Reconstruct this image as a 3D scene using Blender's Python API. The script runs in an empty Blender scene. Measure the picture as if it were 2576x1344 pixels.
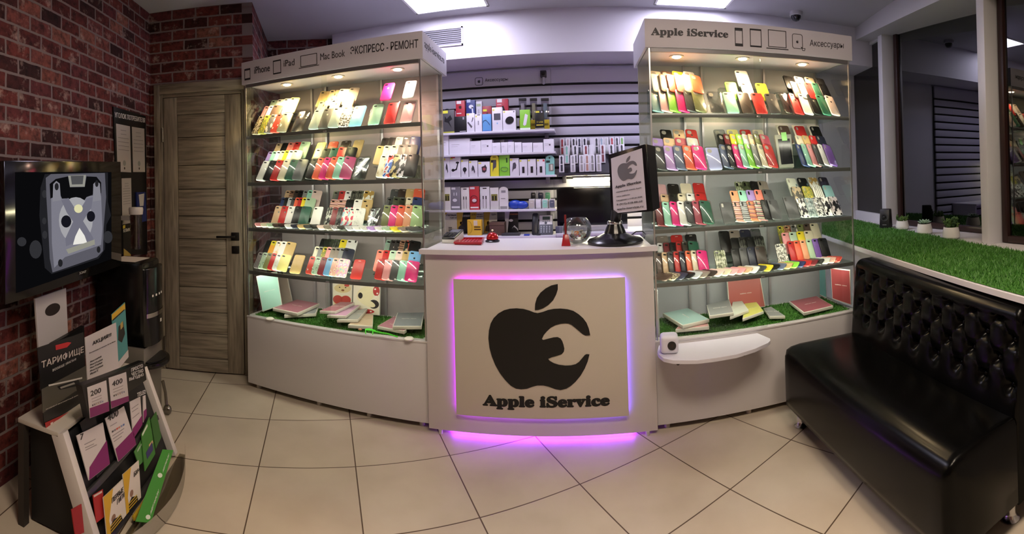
import bpy, bmesh, math, random
import numpy as np
from mathutils import Vector, Matrix
random.seed(7)
C = bpy.context.scene.collection
S = bpy.context.scene
PI = math.pi
# ---------------------------------------------------------------- camera (a cylindrical panorama)
R0, YH, H = 1208.86, 436.96, 1.4
def _cam_basis():
    cr, sr = math.cos(.0257), math.sin(.0257); cp, sp = math.cos(.0133), math.sin(.0133)
    c, s = math.cos(math.radians(7.6)), math.sin(math.radians(7.6))
    Ry = Matrix(((cr,0,sr),(0,1,0),(-sr,0,cr))); Rx = Matrix(((1,0,0),(0,cp,-sp),(0,sp,cp))); Rz = Matrix(((c,-s,0),(s,c,0),(0,0,1)))
    return Rz @ Ry @ Rx
MM = _cam_basis()
EYE = Vector((0,0,H))
cd = bpy.data.cameras.new('camera'); cam = bpy.data.objects.new('camera', cd); C.objects.link(cam)
cd.type = 'PANO'; cd.panorama_type = 'CENTRAL_CYLINDRICAL'
cd.central_cylindrical_range_u_min = -1288/R0; cd.central_cylindrical_range_u_max = 1288/R0
cd.central_cylindrical_range_v_min = -(1344-YH)/R0; cd.central_cylindrical_range_v_max = YH/R0
cd.central_cylindrical_radius = 1.0
cd.clip_start = .02
rt, fw, up = MM @ Vector((1,0,0)), MM @ Vector((0,1,0)), MM @ Vector((0,0,1))
cam.matrix_world = Matrix(((rt.x,up.x,-fw.x,0),(rt.y,up.y,-fw.y,0),(rt.z,up.z,-fw.z,H),(0,0,0,1)))
S.camera = cam
# ---------------------------------------------------------------- view, world
vs = S.view_settings; vs.view_transform = 'Standard'; vs.look = 'None'; vs.gamma = 1.0; vs.use_curve_mapping = False
vs.exposure = 0.6
W = bpy.data.worlds.new('night'); S.world = W; W.use_nodes = True
W.node_tree.nodes['Background'].inputs[0].default_value = (.010,.011,.016,1); W.node_tree.nodes['Background'].inputs[1].default_value = .6
S.cycles.max_bounces = 7; S.cycles.diffuse_bounces = 3; S.cycles.glossy_bounces = 3; S.cycles.transmission_bounces = 4; S.cycles.transparent_max_bounces = 20
S.cycles.sample_clamp_indirect = 4.0; S.cycles.caustics_reflective = False; S.cycles.caustics_refractive = False
L_CEIL, L_SPOT, L_TUBE, L_LED = 17.0, 15.0, 80.0, 36.0
# ---------------------------------------------------------------- photo rays -> world points
def ray(px, py):
    th = (px-1288)/R0; return MM @ Vector((math.sin(th), math.cos(th), -(py-YH)/R0))
def at(px, py, P, N):
    v = ray(px, py); P = Vector(P); N = Vector(N); return EYE + v*((P-EYE).dot(N)/v.dot(N))
def aty(px, py, y): return at(px, py, (0,y,0), (0,1,0))
def atx(px, py, x): return at(px, py, (x,0,0), (1,0,0))
def atz(px, py, z): return at(px, py, (0,0,z), (0,0,1))
# ---------------------------------------------------------------- materials
def lin(h):
    h = h.lstrip('#'); o = []
    for i in (0,2,4):
        c = int(h[i:i+2],16)/255; o.append(c/12.92 if c <= .04045 else ((c+.055)/1.055)**2.4)
    return (*o, 1)
_mats = {}
def mat(hx, rough=.5, metal=0, spec=.5, coat=0, key=''):
    k = (hx, rough, metal, spec, coat, key)
    if k in _mats: return _mats[k]
    m = bpy.data.materials.new('surface_'+hx+key); m.use_nodes = True
    b = m.node_tree.nodes['Principled BSDF']
    b.inputs['Base Color'].default_value = lin(hx); b.inputs['Roughness'].default_value = rough; b.inputs['Metallic'].default_value = metal
    b.inputs['Specular IOR Level'].default_value = spec; b.inputs['Coat Weight'].default_value = coat
    _mats[k] = m; return m
def emit(hx, s):
    k = ('E', hx, s)
    if k in _mats: return _mats[k]
    m = bpy.data.materials.new('glow_'+hx); m.use_nodes = True; nt = m.node_tree; nt.nodes.remove(nt.nodes['Principled BSDF'])
    e = nt.nodes.new('ShaderNodeEmission'); e.inputs[0].default_value = lin(hx); e.inputs[1].default_value = s
    nt.links.new(e.outputs[0], nt.nodes['Material Output'].inputs[0]); _mats[k] = m; return m
def glass(hx, refl=.06, rough=.02, gain=1.0, key=''):
    k = ('G', hx, refl, rough, gain, key)
    if k in _mats: return _mats[k]
    m = bpy.data.materials.new('clear_'+hx); m.use_nodes = True; nt = m.node_tree; nt.nodes.remove(nt.nodes['Principled BSDF'])
    t = nt.nodes.new('ShaderNodeBsdfTransparent'); t.inputs[0].default_value = lin(hx)
    g = nt.nodes.new('ShaderNodeBsdfGlossy'); g.inputs['Roughness'].default_value = rough
    f = nt.nodes.new('ShaderNodeLayerWeight'); f.inputs[0].default_value = .28
    mu = nt.nodes.new('ShaderNodeMath'); mu.operation = 'MULTIPLY_ADD'; mu.inputs[1].default_value = .55*gain; mu.inputs[2].default_value = refl; mu.use_clamp = True
    mx = nt.nodes.new('ShaderNodeMixShader')
    nt.links.new(f.outputs['Fresnel'], mu.inputs[0]); nt.links.new(mu.outputs[0], mx.inputs[0])
    nt.links.new(t.outputs[0], mx.inputs[1]); nt.links.new(g.outputs[0], mx.inputs[2]); nt.links.new(mx.outputs[0], nt.nodes['Material Output'].inputs[0])
    _mats[k] = m; return m
def nodes(m):
    nt = m.node_tree
    def n(t, **kw):
        x = nt.nodes.new('ShaderNode'+t)
        for a, v in kw.items(): setattr(x, a, v)
        return x
    return nt, n, (lambda a, b: nt.links.new(a, b)), nt.nodes['Principled BSDF']
def ramp(n, stops, interp='LINEAR'):
    r = n('ValToRGB'); r.color_ramp.interpolation = interp; e = r.color_ramp.elements
    while len(e) < len(stops): e.new(.5)
    for q, (p, c) in zip(e, stops): q.position = p; q.color = lin(c) if isinstance(c, str) else c
    return r
def patmat(kind, cols, scale=8, rough=.35):
    k = ('P', kind, tuple(cols), scale)
    if k in _mats: return _mats[k]
    m = bpy.data.materials.new('pattern_'+kind); m.use_nodes = True; nt, n, ln, b = nodes(m); b.inputs['Roughness'].default_value = rough
    tc = n('TexCoord'); mp = n('Mapping'); mp.inputs['Scale'].default_value = (1,.2,2); ln(tc.outputs['Generated'], mp.inputs[0])
    N = len(cols); st = [(i/N if kind != 'wave' else i/N, c) for i, c in enumerate(cols)]
    if kind == 'noise':
        t = n('TexNoise'); t.inputs['Scale'].default_value = scale; t.inputs['Detail'].default_value = 2
        r = ramp(n, [(0, cols[0])]+[(.36+.28*i/max(1,N-1)-.0, c) for i, c in enumerate(cols[1:])], 'CONSTANT'); ln(t.outputs[0], r.inputs[0])
    elif kind == 'soft':
        t = n('TexNoise'); t.inputs['Scale'].default_value = scale; r = ramp(n, [(.3+.4*i/max(1,N-1), c) for i, c in enumerate(cols)]); ln(t.outputs[0], r.inputs[0])
    elif kind == 'spots':
        t = n('TexVoronoi'); t.inputs['Scale'].default_value = scale; r = ramp(n, [(0, cols[0]), (.22, cols[1])]+([(.42, cols[2])] if N > 2 else []), 'CONSTANT'); ln(t.outputs['Distance'], r.inputs[0])
    elif kind == 'cells':
        t = n('TexVoronoi'); t.inputs['Scale'].default_value = scale; sp = n('SeparateColor'); ln(t.outputs['Color'], sp.inputs[0]); r = ramp(n, st, 'CONSTANT'); ln(sp.outputs[0], r.inputs[0])
    else:
        sx = n('SeparateXYZ'); ln(tc.outputs['Generated'], sx.inputs[0]); mu = n('Math', operation='MULTIPLY'); mu.inputs[1].default_value = scale; ln(sx.outputs[2 if kind == 'wave' else 0], mu.inputs[0])
        fr = n('Math', operation='FRACT'); ln(mu.outputs[0], fr.inputs[0]); r = ramp(n, st, 'CONSTANT'); ln(fr.outputs[0], r.inputs[0])
    ln(r.outputs[0], b.inputs['Base Color']); _mats[k] = m; return m
# ---------------------------------------------------------------- mesh builder
class G:
    def __init__(s): s.bm = bmesh.new()
    def raw(s, vs, fs, mi=0, M=None):
        v = [s.bm.verts.new(M @ Vector(p) if M else p) for p in vs]
        for f in fs:
            try: s.bm.faces.new([v[i] for i in f]).material_index = mi
            except ValueError: pass
        return s
    def _merge(s, t, mi, M):
        if M: bmesh.ops.transform(t, matrix=M, verts=t.verts)
        for f in t.faces: f.material_index = mi
        me = bpy.data.meshes.new('tmp'); t.to_mesh(me); t.free(); s.bm.from_mesh(me); bpy.data.meshes.remove(me)
    def box(s, x0, x1, y0, y1, z0, z1, bev=0, M=None, mi=0, seg=2):
        t = bmesh.new(); v = [t.verts.new((x, y, z)) for x in (x0,x1) for y in (y0,y1) for z in (z0,z1)]
        for f in ((0,1,3,2),(4,6,7,5),(0,4,5,1),(2,3,7,6),(0,2,6,4),(1,5,7,3)): t.faces.new([v[i] for i in f])
        if bev: bmesh.ops.bevel(t, geom=t.edges[:], offset=bev, segments=seg, profile=.5, affect='EDGES')
        s._merge(t, mi, M); return s
    def hexa(s, P, mi=0, bev=0):   # eight corners: bottom quad then top quad
        t = bmesh.new(); v = [t.verts.new(p) for p in P]
        for f in ((3,2,1,0),(4,5,6,7),(0,1,5,4),(1,2,6,5),(2,3,7,6),(3,0,4,7)): t.faces.new([v[i] for i in f])
        if bev: bmesh.ops.bevel(t, geom=t.edges[:], offset=bev, segments=2, profile=.5, affect='EDGES')
        s._merge(t, mi, None); return s
    def prism(s, pts, vec, mi=0, M=None, bev=0):
        t = bmesh.new(); vec = Vector(vec); a = [t.verts.new(Vector(p)) for p in pts]; b = [t.verts.new(Vector(p)+vec) for p in pts]; N = len(pts)
        t.faces.new(a); t.faces.new(b[::-1])
        for i in range(N): t.faces.new((a[i], b[i], b[(i+1)%N], a[(i+1)%N]))
        if bev:
            ed = [e for f in t.faces if len(f.verts) == N for e in f.edges] if N != 4 else t.edges[:]
            bmesh.ops.bevel(t, geom=list(set(ed)), offset=bev, segments=2, profile=.5, affect='EDGES')
        s._merge(t, mi, M); return s
    def cyl(s, p0, p1, r0, r1=None, n=16, mi=0, M=None):
        p0, p1 = Vector(p0), Vector(p1); r1 = r0 if r1 is None else r1; d = (p1-p0); q = d.to_track_quat('Z','Y').to_matrix()
        vs = [p0+q@Vector((r0*math.cos(2*PI*i/n), r0*math.sin(2*PI*i/n), 0)) for i in range(n)]+[p1+q@Vector((r1*math.cos(2*PI*i/n), r1*math.sin(2*PI*i/n), 0)) for i in range(n)]
        return s.raw(vs, [tuple(range(n))[::-1], tuple(range(n,2*n))]+[(i,(i+1)%n,n+(i+1)%n,n+i) for i in range(n)], mi, M)
    def lathe(s, prof, n=32, M=None, mi=0, c=(0,0,0)):
        vs, fs = [], []; c = Vector(c)
        for r, z in prof: vs += [c+Vector((r*math.cos(2*PI*i/n), r*math.sin(2*PI*i/n), z)) for i in range(n)]
        for k in range(len(prof)-1): fs += [(k*n+i, k*n+(i+1)%n, (k+1)*n+(i+1)%n, (k+1)*n+i) for i in range(n)]
        if prof[0][0] > 1e-6: fs.append(tuple(range(n))[::-1])
        if prof[-1][0] > 1e-6: fs.append(tuple(range((len(prof)-1)*n, len(prof)*n)))
        return s.raw(vs, fs, mi, M)
    def tube(s, pts, r, n=8, mi=0):
        pts = [Vector(p) for p in pts]; vs, fs = [], []; N = len(pts)
        for k, p in enumerate(pts):
            d = (pts[min(k+1,N-1)]-pts[max(k-1,0)]).normalized(); q = d.to_track_quat('Z','Y').to_matrix()
            vs += [p+q@Vector((r*math.cos(2*PI*i/n), r*math.sin(2*PI*i/n), 0)) for i in range(n)]
        for k in range(N-1): fs += [(k*n+i, k*n+(i+1)%n, (k+1)*n+(i+1)%n, (k+1)*n+i) for i in range(n)]
        fs += [tuple(range(n))[::-1], tuple(range((N-1)*n, N*n))]
        return s.raw(vs, fs, mi)
    def ball(s, c, r, sx=1, sy=1, sz=1, n=12, mi=0):
        t = bmesh.new(); bmesh.ops.create_uvsphere(t, u_segments=n, v_segments=max(6,n//2+2), radius=r)
        s._merge(t, mi, Matrix.Translation(c) @ Matrix.Diagonal((sx,sy,sz,1))); return s
    def make(s, name, mats, parent=None, local=False, smooth=35, merge=False):
        if merge: bmesh.ops.remove_doubles(s.bm, verts=s.bm.verts, dist=1e-5)
        bmesh.ops.recalc_face_normals(s.bm, faces=s.bm.faces)
        me = bpy.data.meshes.new(name); s.bm.to_mesh(me); s.bm.free()
        for m in (mats if isinstance(mats, (list,tuple)) else [mats]): me.materials.append(m)
        if smooth: me.shade_smooth(); me.set_sharp_from_angle(angle=math.radians(smooth))
        return link(name, me, parent, local)
def wm(o): return ((wm(o.parent) @ o.matrix_parent_inverse) if o.parent else Matrix()) @ o.matrix_basis
def link(name, data, parent=None, local=False):
    o = bpy.data.objects.new(name, data); C.objects.link(o)
    if parent:
        o.parent = parent
        if not local: o.matrix_parent_inverse = wm(parent).inverted()
    return o
def tag(o, label=None, cat=None, group=None, kind=None):
    if label: o['label'] = label
    if cat: o['category'] = cat
    if group: o['group'] = group
    if kind: o['kind'] = kind
    return o
def thing(name, label, cat, loc=(0,0,0), rz=0, group=None, kind=None):
    o = bpy.data.objects.new(name, None); C.objects.link(o); o.empty_display_size = .05
    o.location = loc; o.rotation_euler = (0,0,rz); return tag(o, label, cat, group, kind)
def struct(o, label, cat): return tag(o, label, cat, kind='structure')
def rr(w, h, r, n=5, cx=0, cz=0):  # rounded rectangle outline in x,z
    p = []
    for (sx, sz, a0) in ((1,1,0),(-1,1,90),(-1,-1,180),(1,-1,270)):
        for i in range(n+1):
            a = math.radians(a0+90*i/n); p.append((cx+sx*(w/2-r)+r*math.cos(a), 0, cz+sz*(h/2-r)+r*math.sin(a)))
    return p
def quadpx(q, P, N): return [at(x, y, P, N) for x, y in q]
# ---------------------------------------------------------------- lettering
_dg = None
def text(s, m, P, X, U, w, h=None, parent=None, bold=0, name='lettering', depth=.0012, label=None):
    """s fitted in the box that starts at P, w along X and h along U"""
    cu = bpy.data.curves.new('t', 'FONT'); cu.body = s; cu.size = 1; cu.resolution_u = 3
    o = bpy.data.objects.new('t', cu); C.objects.link(o)
    dg = bpy.context.evaluated_depsgraph_get(); me = bpy.data.meshes.new_from_object(o.evaluated_get(dg)); bpy.data.objects.remove(o); bpy.data.curves.remove(cu)
    n = len(me.vertices)
    if n == 0: return None
    co = np.empty(n*3, np.float32); me.vertices.foreach_get('co', co); co = co.reshape(-1,3); lo, hi = co.min(0), co.max(0)
    fs = [list(p.vertices) for p in me.polygons]; bpy.data.meshes.remove(me)
    X, U = Vector(X).normalized(), Vector(U).normalized(); N = X.cross(U).normalized()
    sx = w/max(1e-6, hi[0]-lo[0]); sy = sx if h is None else h/max(1e-6, hi[1]-lo[1])
    P = Vector(P)
    vs = [P+X*float((c[0]-lo[0])*sx)+U*float((c[1]-lo[1])*sy) for c in co]
    g = G(); bm2 = g.bm
    b = bold*sx*.8
    for k, (dx, dy) in enumerate(((0,0),(1,0),(-1,0),(0,1),(0,-1),(.7,.7),(-.7,.7),(.7,-.7),(-.7,-.7)) if bold else ((0,0),)):
        g.raw([v+N*(depth+k*4e-5)+X*dx*b+U*dy*b*.8 for v in vs], fs)
    r = bmesh.ops.extrude_face_region(bm2, geom=bm2.faces[:])
    bmesh.ops.translate(bm2, vec=-N*depth*.9, verts=[e for e in r['geom'] if isinstance(e, bmesh.types.BMVert)])
    ob = g.make(name, m, parent, smooth=0)
    if label: ob['label'] = label
    return ob
def textpx(s, m, a, b, hpx, P, N, parent=None, bold=0, off=.001, name='lettering', label=None):
    """text whose baseline runs from photo point a to b on the plane P,N, hpx photo pixels high"""
    N = Vector(N).normalized(); A, B, T = at(*a, P, N), at(*b, P, N), at(a[0], a[1]-hpx, P, N)
    return text(s, m, A+N*off, B-A, T-A, (B-A).length, (T-A).length, parent, bold, name, label=label)
BLK = mat('#0b0b0c', .5)
def MB_(s):  # serif bold letters
    o = ''
    for ch in s:
        if 'A' <= ch <= 'Z': o += chr(0x1D400+ord(ch)-65)
        elif 'a' <= ch <= 'z': o += chr(0x1D41A+ord(ch)-97)
        else: o += ch
    return o
# ================================================================ LIGHTS OF THE ROOM
def ceiling_light(x, y, label, s=L_CEIL, hx='#ece8ff', z=2.78, rz=0):
    t = thing('ceiling_light', label, 'ceiling light', (x,y,z), rz, 'square panel lights in the ceiling')
    g = G(); h = .3
    for a in ((-h,h,-h,-h+.018),(-h,h,h-.018,h),(-h,-h+.018,-h,h),(h-.018,h,-h,h)): g.box(a[0],a[1],a[2],a[3],-.012,-.001)
    g.make('frame', mat('#e8e8ea', .4), t, True); G().box(-h+.018,h-.018,-h+.018,h-.018,-.008,-.002).make('diffuser', emit(hx, s), t, True)
ceiling_light(-.94, 3.40, 'bright square ceiling panel light above the left showcase')
ceiling_light(.96, 3.48, 'bright square ceiling panel light above the right showcase')
ceiling_light(.05, .45, 'square ceiling panel light nearer the entrance, brick wall side', 24.0, '#ffe9d0')
ceiling_light(1.0, .45, 'square ceiling panel light nearer the entrance, sofa side', 24.0, '#ffe9d0')
# ================================================================ SETTING
def brickmat():
    m = bpy.data.materials.new('brick_wallpaper'); m.use_nodes = True; nt, n, ln, b = nodes(m); b.inputs['Roughness'].default_value = .75; b.inputs['Specular IOR Level'].default_value = .25
    tc = n('TexCoord'); sx = n('SeparateXYZ'); cx = n('CombineXYZ'); ln(tc.outputs['Object'], sx.inputs[0]); ln(sx.outputs[0], cx.inputs[0]); ln(sx.outputs[2], cx.inputs[1])
    ns = n('TexNoise'); ns.inputs['Scale'].default_value = 14; ln(cx.outputs[0], ns.inputs[0])
    wob = n('VectorMath', operation='MULTIPLY_ADD'); wob.inputs[1].default_value = (.010,.010,0); ln(ns.outputs['Color'], wob.inputs[0]); ln(cx.outputs[0], wob.inputs[2])
    br = n('TexBrick'); br.offset = .5; br.inputs['Scale'].default_value = 1; br.inputs['Brick Width'].default_value = .192; br.inputs['Row Height'].default_value = .082
    br.inputs['Mortar Size'].default_value = .0075; br.inputs['Mortar Smooth'].default_value = .25; br.inputs['Bias'].default_value = -.05
    br.inputs['Color1'].default_value = (0,0,0,1); br.inputs['Color2'].default_value = (1,1,1,1); br.inputs['Mortar'].default_value = (.5,.5,.5,1)
    ln(wob.outputs[0], br.inputs[0])
    r = ramp(n, [(0,'#3a1a1a'),(.25,'#602a28'),(.5,'#7a3a34'),(.72,'#6a3236'),(.88,'#8d5248'),(1,'#a3705f')]); ln(br.outputs[0], r.inputs[0])
    n2 = n('TexNoise'); n2.inputs['Scale'].default_value = 22; n2.inputs['Detail'].default_value = 5; n2.inputs['Roughness'].default_value = .65; ln(cx.outputs[0], n2.inputs[0])
    r2 = ramp(n, [(.35,(.16,.14,.14,1)),(.5,(.62,.6,.6,1)),(.68,(1.0,.98,.95,1))]); ln(n2.outputs[0], r2.inputs[0])
    mu = n('MixRGB', blend_type='MULTIPLY'); mu.inputs[0].default_value = .9; ln(r.outputs[0], mu.inputs[1]); ln(r2.outputs[0], mu.inputs[2])
    n3 = n('TexNoise'); n3.inputs['Scale'].default_value = 9; n3.inputs['Detail'].default_value = 6; n3.inputs['Roughness'].default_value = .7; ln(cx.outputs[0], n3.inputs[0])
    r3 = ramp(n, [(.55,(0,0,0,1)),(.72,(.8,.8,.8,1))]); ln(n3.outputs[0], r3.inputs[0])
    mw = n('MixRGB'); ln(r3.outputs[0], mw.inputs[0]); ln(mu.outputs[0], mw.inputs[1]); mw.inputs[2].default_value = lin('#b9a096')
    mm = n('MixRGB'); ln(br.outputs['Fac'], mm.inputs[0]); ln(mw.outputs[0], mm.inputs[1]); mm.inputs[2].default_value = lin('#7a6c6b'); ln(mm.outputs[0], b.inputs['Base Color'])
    inv = n('Math', operation='MULTIPLY_ADD'); inv.inputs[1].default_value = -1; ln(br.outputs['Fac'], inv.inputs[0]); ln(n2.outputs[0], inv.inputs[2])
    bp = n('Bump'); bp.inputs['Strength'].default_value = .5; bp.inputs['Distance'].default_value = .006; ln(inv.outputs[0], bp.inputs['Height']); ln(bp.outputs[0], b.inputs['Normal'])
    return m
BRICK = brickmat()
WHITE = mat('#d9d7dc', .55); WALLW = mat('#cfccd2', .7)
def wall(name, P0, P1, z0, z1, side, m, label, cat='wall', th=.08):
    d = Vector((P1[0]-P0[0], P1[1]-P0[1])); g = G(); L = d.length
    g.box(0, L, 0 if side > 0 else -th, th if side > 0 else 0, z0, z1); o = g.make(name, m, smooth=0)
    o.location = (P0[0], P0[1], 0); o.rotation_euler = (0,0,math.atan2(d.y, d.x)); return struct(o, label, cat)
C0 = (-2.93,2.406); P1 = (-2.22,2.815); P2 = (-2.72,3.68)
LD = Vector((.454,-.891,0)).normalized(); LN = Vector((.891,.454,0)).normalized()
wall('wall_left', C0, (C0[0]+LD.x*5, C0[1]+LD.y*5), 0, 2.78, -1, BRICK, 'long brick wall on the left behind the television')
wall('wall_door', C0, P1, 0, 2.78, 1, BRICK, 'short brick wall around the wooden door')
wall('wall_pilaster', P1, P2, 0, 2.78, 1, BRICK, 'brick wall side receding behind the left showcase')
wall('wall_alcove', P2, (-1.75,4.204), 0, 2.78, 1, BRICK, 'dark brick wall behind the top of the left showcase')
wall('wall_back', (-2.6,4.33), (3.1,4.33), 0, 2.78, 1, WALLW, 'white back wall behind the slatted panels')
wall('wall_front', (-.7,-2.05), (2.2,-2.05), 0, 2.78, -1, mat('#b7a894', .8), 'plain wall behind the viewer')
def floormat():
    m = bpy.data.materials.new('beige_floor_tiles'); m.use_nodes = True; nt, n, ln, b = nodes(m)
    tc = n('TexCoord'); mp = n('Mapping'); mp.vector_type = 'POINT'
    s = .4795; a = math.radians(22.506+7.6); ox, oy = -1.4636*1.4, 1.9927*1.4
    c, sn = math.cos(math.radians(7.6)), math.sin(math.radians(7.6)); wx, wy = c*ox-sn*oy, sn*ox+c*oy
    mp.inputs['Rotation'].default_value = (0,0,-a); mp.inputs['Scale'].default_value = (1/s,1/s,1)
    rx, ry = (math.cos(-a)*wx-math.sin(-a)*wy)/s, (math.sin(-a)*wx+math.cos(-a)*wy)/s
    mp.inputs['Location'].default_value = (-rx+20,-ry+20,0)
    # scale is applied before rotation: uniform scale, so the order does not matter
    ln(tc.outputs['Object'], mp.inputs[0])
    br = n('TexBrick'); br.offset = 0; br.inputs['Scale'].default_value = 1; br.inputs['Brick Width'].default_value = 1; br.inputs['Row Height'].default_value = 1; br.inputs['Mortar Size'].default_value = .0066; br.inputs['Mortar Smooth'].default_value = .15
    br.inputs['Color1'].default_value = lin('#bfb3a2'); br.inputs['Color2'].default_value = lin('#c6bba9'); br.inputs['Mortar'].default_value = lin('#5a4a3d'); ln(mp.outputs[0], br.inputs[0])
    n2 = n('TexNoise'); n2.inputs['Scale'].default_value = 3.2; n2.inputs['Detail'].default_value = 6; ln(tc.outputs['Object'], n2.inputs[0])
    r2 = ramp(n, [(.3,(.86,.84,.82,1)),(.6,(1,1,1,1))]); ln(n2.outputs[0], r2.inputs[0])
    mu = n('MixRGB', blend_type='MULTIPLY'); mu.inputs[0].default_value = 1; ln(br.outputs[0], mu.inputs[1]); ln(r2.outputs[0], mu.inputs[2]); ln(mu.outputs[0], b.inputs['Base Color'])
    rg = n('MapRange'); rg.inputs['To Min'].default_value = .30; rg.inputs['To Max'].default_value = .42; ln(n2.outputs[0], rg.inputs[0]); ln(rg.outputs[0], b.inputs['Roughness']); b.inputs['Specular IOR Level'].default_value = .35
    bp = n('Bump'); bp.inputs['Strength'].default_value = .4; bp.inputs['Distance'].default_value = .003; bp.invert = True; ln(br.outputs['Fac'], bp.inputs['Height']); ln(bp.outputs[0], b.inputs['Normal'])
    return m
struct(G().box(-3.6,3.6,-2.3,4.6,-.1,0).make('floor', floormat(), smooth=0), 'beige square floor tiles laid diagonally', 'floor')
CEILM = mat('#aeacb3', .8)
struct(G().box(-3.6,3.6,-2.3,4.6,2.78,2.88).make('ceiling', CEILM, smooth=0), 'plain light grey ceiling', 'ceiling')
struct(G().box(-2.12,2.9,3.87,4.33,2.42,2.78).make('trim_1', mat('#d2cfd8', .6), smooth=0), 'white boxed bulkhead along the back wall', 'bulkhead')
def vent(x0, x1, z0, z1, label):
    t = thing('air_vent', label, 'air vent', ((x0+x1)/2,3.87,(z0+z1)/2), 0, 'air vents in the bulkhead')
    G().box(x0+.01,x1-.01,3.866,3.869,z0+.01,z1-.01).make('backing', mat('#18181a', .8), t)
    g = G()
    for a in ((x0,x1,z0,z0+.012),(x0,x1,z1-.012,z1),(x0,x0+.012,z0,z1),(x1-.012,x1,z0,z1)): g.box(a[0],a[1],3.856,3.869,a[2],a[3])
    g.make('frame', mat('#a9a7b0', .5), t); N = 8
    for k in range(N):
        z = z0+.012+(z1-z0-.024)*(k+.5)/N; M = Matrix.Translation((0,3.862,z)) @ Matrix.Rotation(math.radians(28),4,'X')
        G().box(x0+.012,x1-.012,-.005,.005,-.0042,.0042,M=M).make('slat', mat('#8f8d96', .5), t)
vent(-1.385,-.895,2.53,2.685,'slatted grey air vent on the bulkhead beside the left showcase top')
vent(.592,1.08,2.53,2.675,'slatted grey air vent on the bulkhead beside the right showcase top')
# ---------------------------------------------------------------- wooden door
def woodmat(hx, hx2, vert, key):
    m = bpy.data.materials.new('grey_oak_'+key); m.use_nodes = True; nt, n, ln, b = nodes(m); b.inputs['Roughness'].default_value = .5
    tc = n('TexCoord'); mp = n('Mapping'); mp.inputs['Scale'].default_value = (45,45,3) if vert else (3,45,45); ln(tc.outputs['Object'], mp.inputs[0])
    t = n('TexNoise'); t.inputs['Scale'].default_value = 1.4; t.inputs['Detail'].default_value = 5; ln(mp.outputs[0], t.inputs[0])
    r = ramp(n, [(.3,hx2),(.62,hx)]); ln(t.outputs[0], r.inputs[0]); ln(r.outputs[0], b.inputs['Base Color']); return m
WV, WH = woodmat('#8d8272','#5f5548',True,'v'), woodmat('#8d8272','#5f5548',False,'h')
DD = Vector((P1[0]-C0[0], P1[1]-C0[1], 0)).normalized(); DN = Vector((DD.y,-DD.x,0))
def dloc(px, py):
    p = at(px, py, (*C0,0), DN); q = p-Vector((*C0,0)); return q.dot(DD), p.z
door = thing('door_1', 'grey oak door with horizontal boards beside the brick wall', 'door', (*C0,0), math.atan2(DD.y, DD.x)); tag(door, kind='structure')
sl, _ = dloc(417,550); sr, _ = dloc(611,550); pl, _ = dloc(451,550); prr, _ = dloc(571,550); cl, _ = dloc(394,550); _, zt = dloc(510,243); _, zc = dloc(510,208)
zb = .012
def dbox(name, x0, x1, z0, z1, y0, y1, m, par=None, bev=.003): return G().box(x0,x1,y0,y1,z0,z1,bev).make(name, m, par or door, True)
dbox('stile', sl, pl, zb, zt, -.032, -.002, WV); dbox('stile', prr, sr, zb, zt, -.032, -.002, WV)
ys = [287,345,416,476,544,601,666,722,784,837,899]; zz = [dloc(510,y)[1] for y in ys]
dbox('rail', pl, prr, zz[0], zt, -.032, -.002, WH); dbox('rail', pl, prr, zb, zz[-1], -.032, -.002, WH)
for k in range(10): dbox('board', pl+.002, prr-.002, zz[k+1]+.003, zz[k]-.001, -.022, -.002, WH)
dbox('backing', sl, sr, zb, zt, -.003, -.001, mat('#241d17', .8), bev=0)
fr = thing('door_frame', None, None); fr.parent = door
dbox('casing', cl, sl-.028, 0, zc, -.04, -.001, WV, fr); dbox('casing', sr+.028, sr+.075, 0, zc, -.04, -.001, WV, fr); dbox('casing', sl-.028, sr+.028, zt+.03, zc, -.04, -.001, WH, fr)
dbox('jamb', sl-.028, sl-.005, 0, zt+.03, -.028, -.001, WV, fr); dbox('jamb', sr+.005, sr+.028, 0, zt+.03, -.028, -.001, WV, fr); dbox('jamb', sl-.005, sr+.005, zt+.004, zt+.03, -.028, -.001, WH, fr)
DKM = mat('#1c1a19', .35, .7)
hx, hz = dloc(594,594); lk, lz = dloc(595,627)
G().box(hx-.03,hx+.03,-.042,-.032,hz-.03,hz+.03,.003).cyl((hx,-.04,hz),(hx,-.075,hz),.009).box(hx-.135,hx+.01,-.084,-.068,hz-.008,hz+.008,.003).make('door_handle', DKM, door, True)
G().box(lk-.028,lk+.028,-.042,-.032,lz-.028,lz+.028,.003).cyl((lk,-.042,lz),(lk,-.048,lz),.014).make('keyhole_plate', DKM, door, True)
for yy in (341, 860):
    a, z = dloc(412, yy); G().cyl((sl-.006,-.036,z-.055),(sl-.006,-.036,z+.055),.008).make('hinge', mat('#8c8880', .3, 1), door, True)
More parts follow.
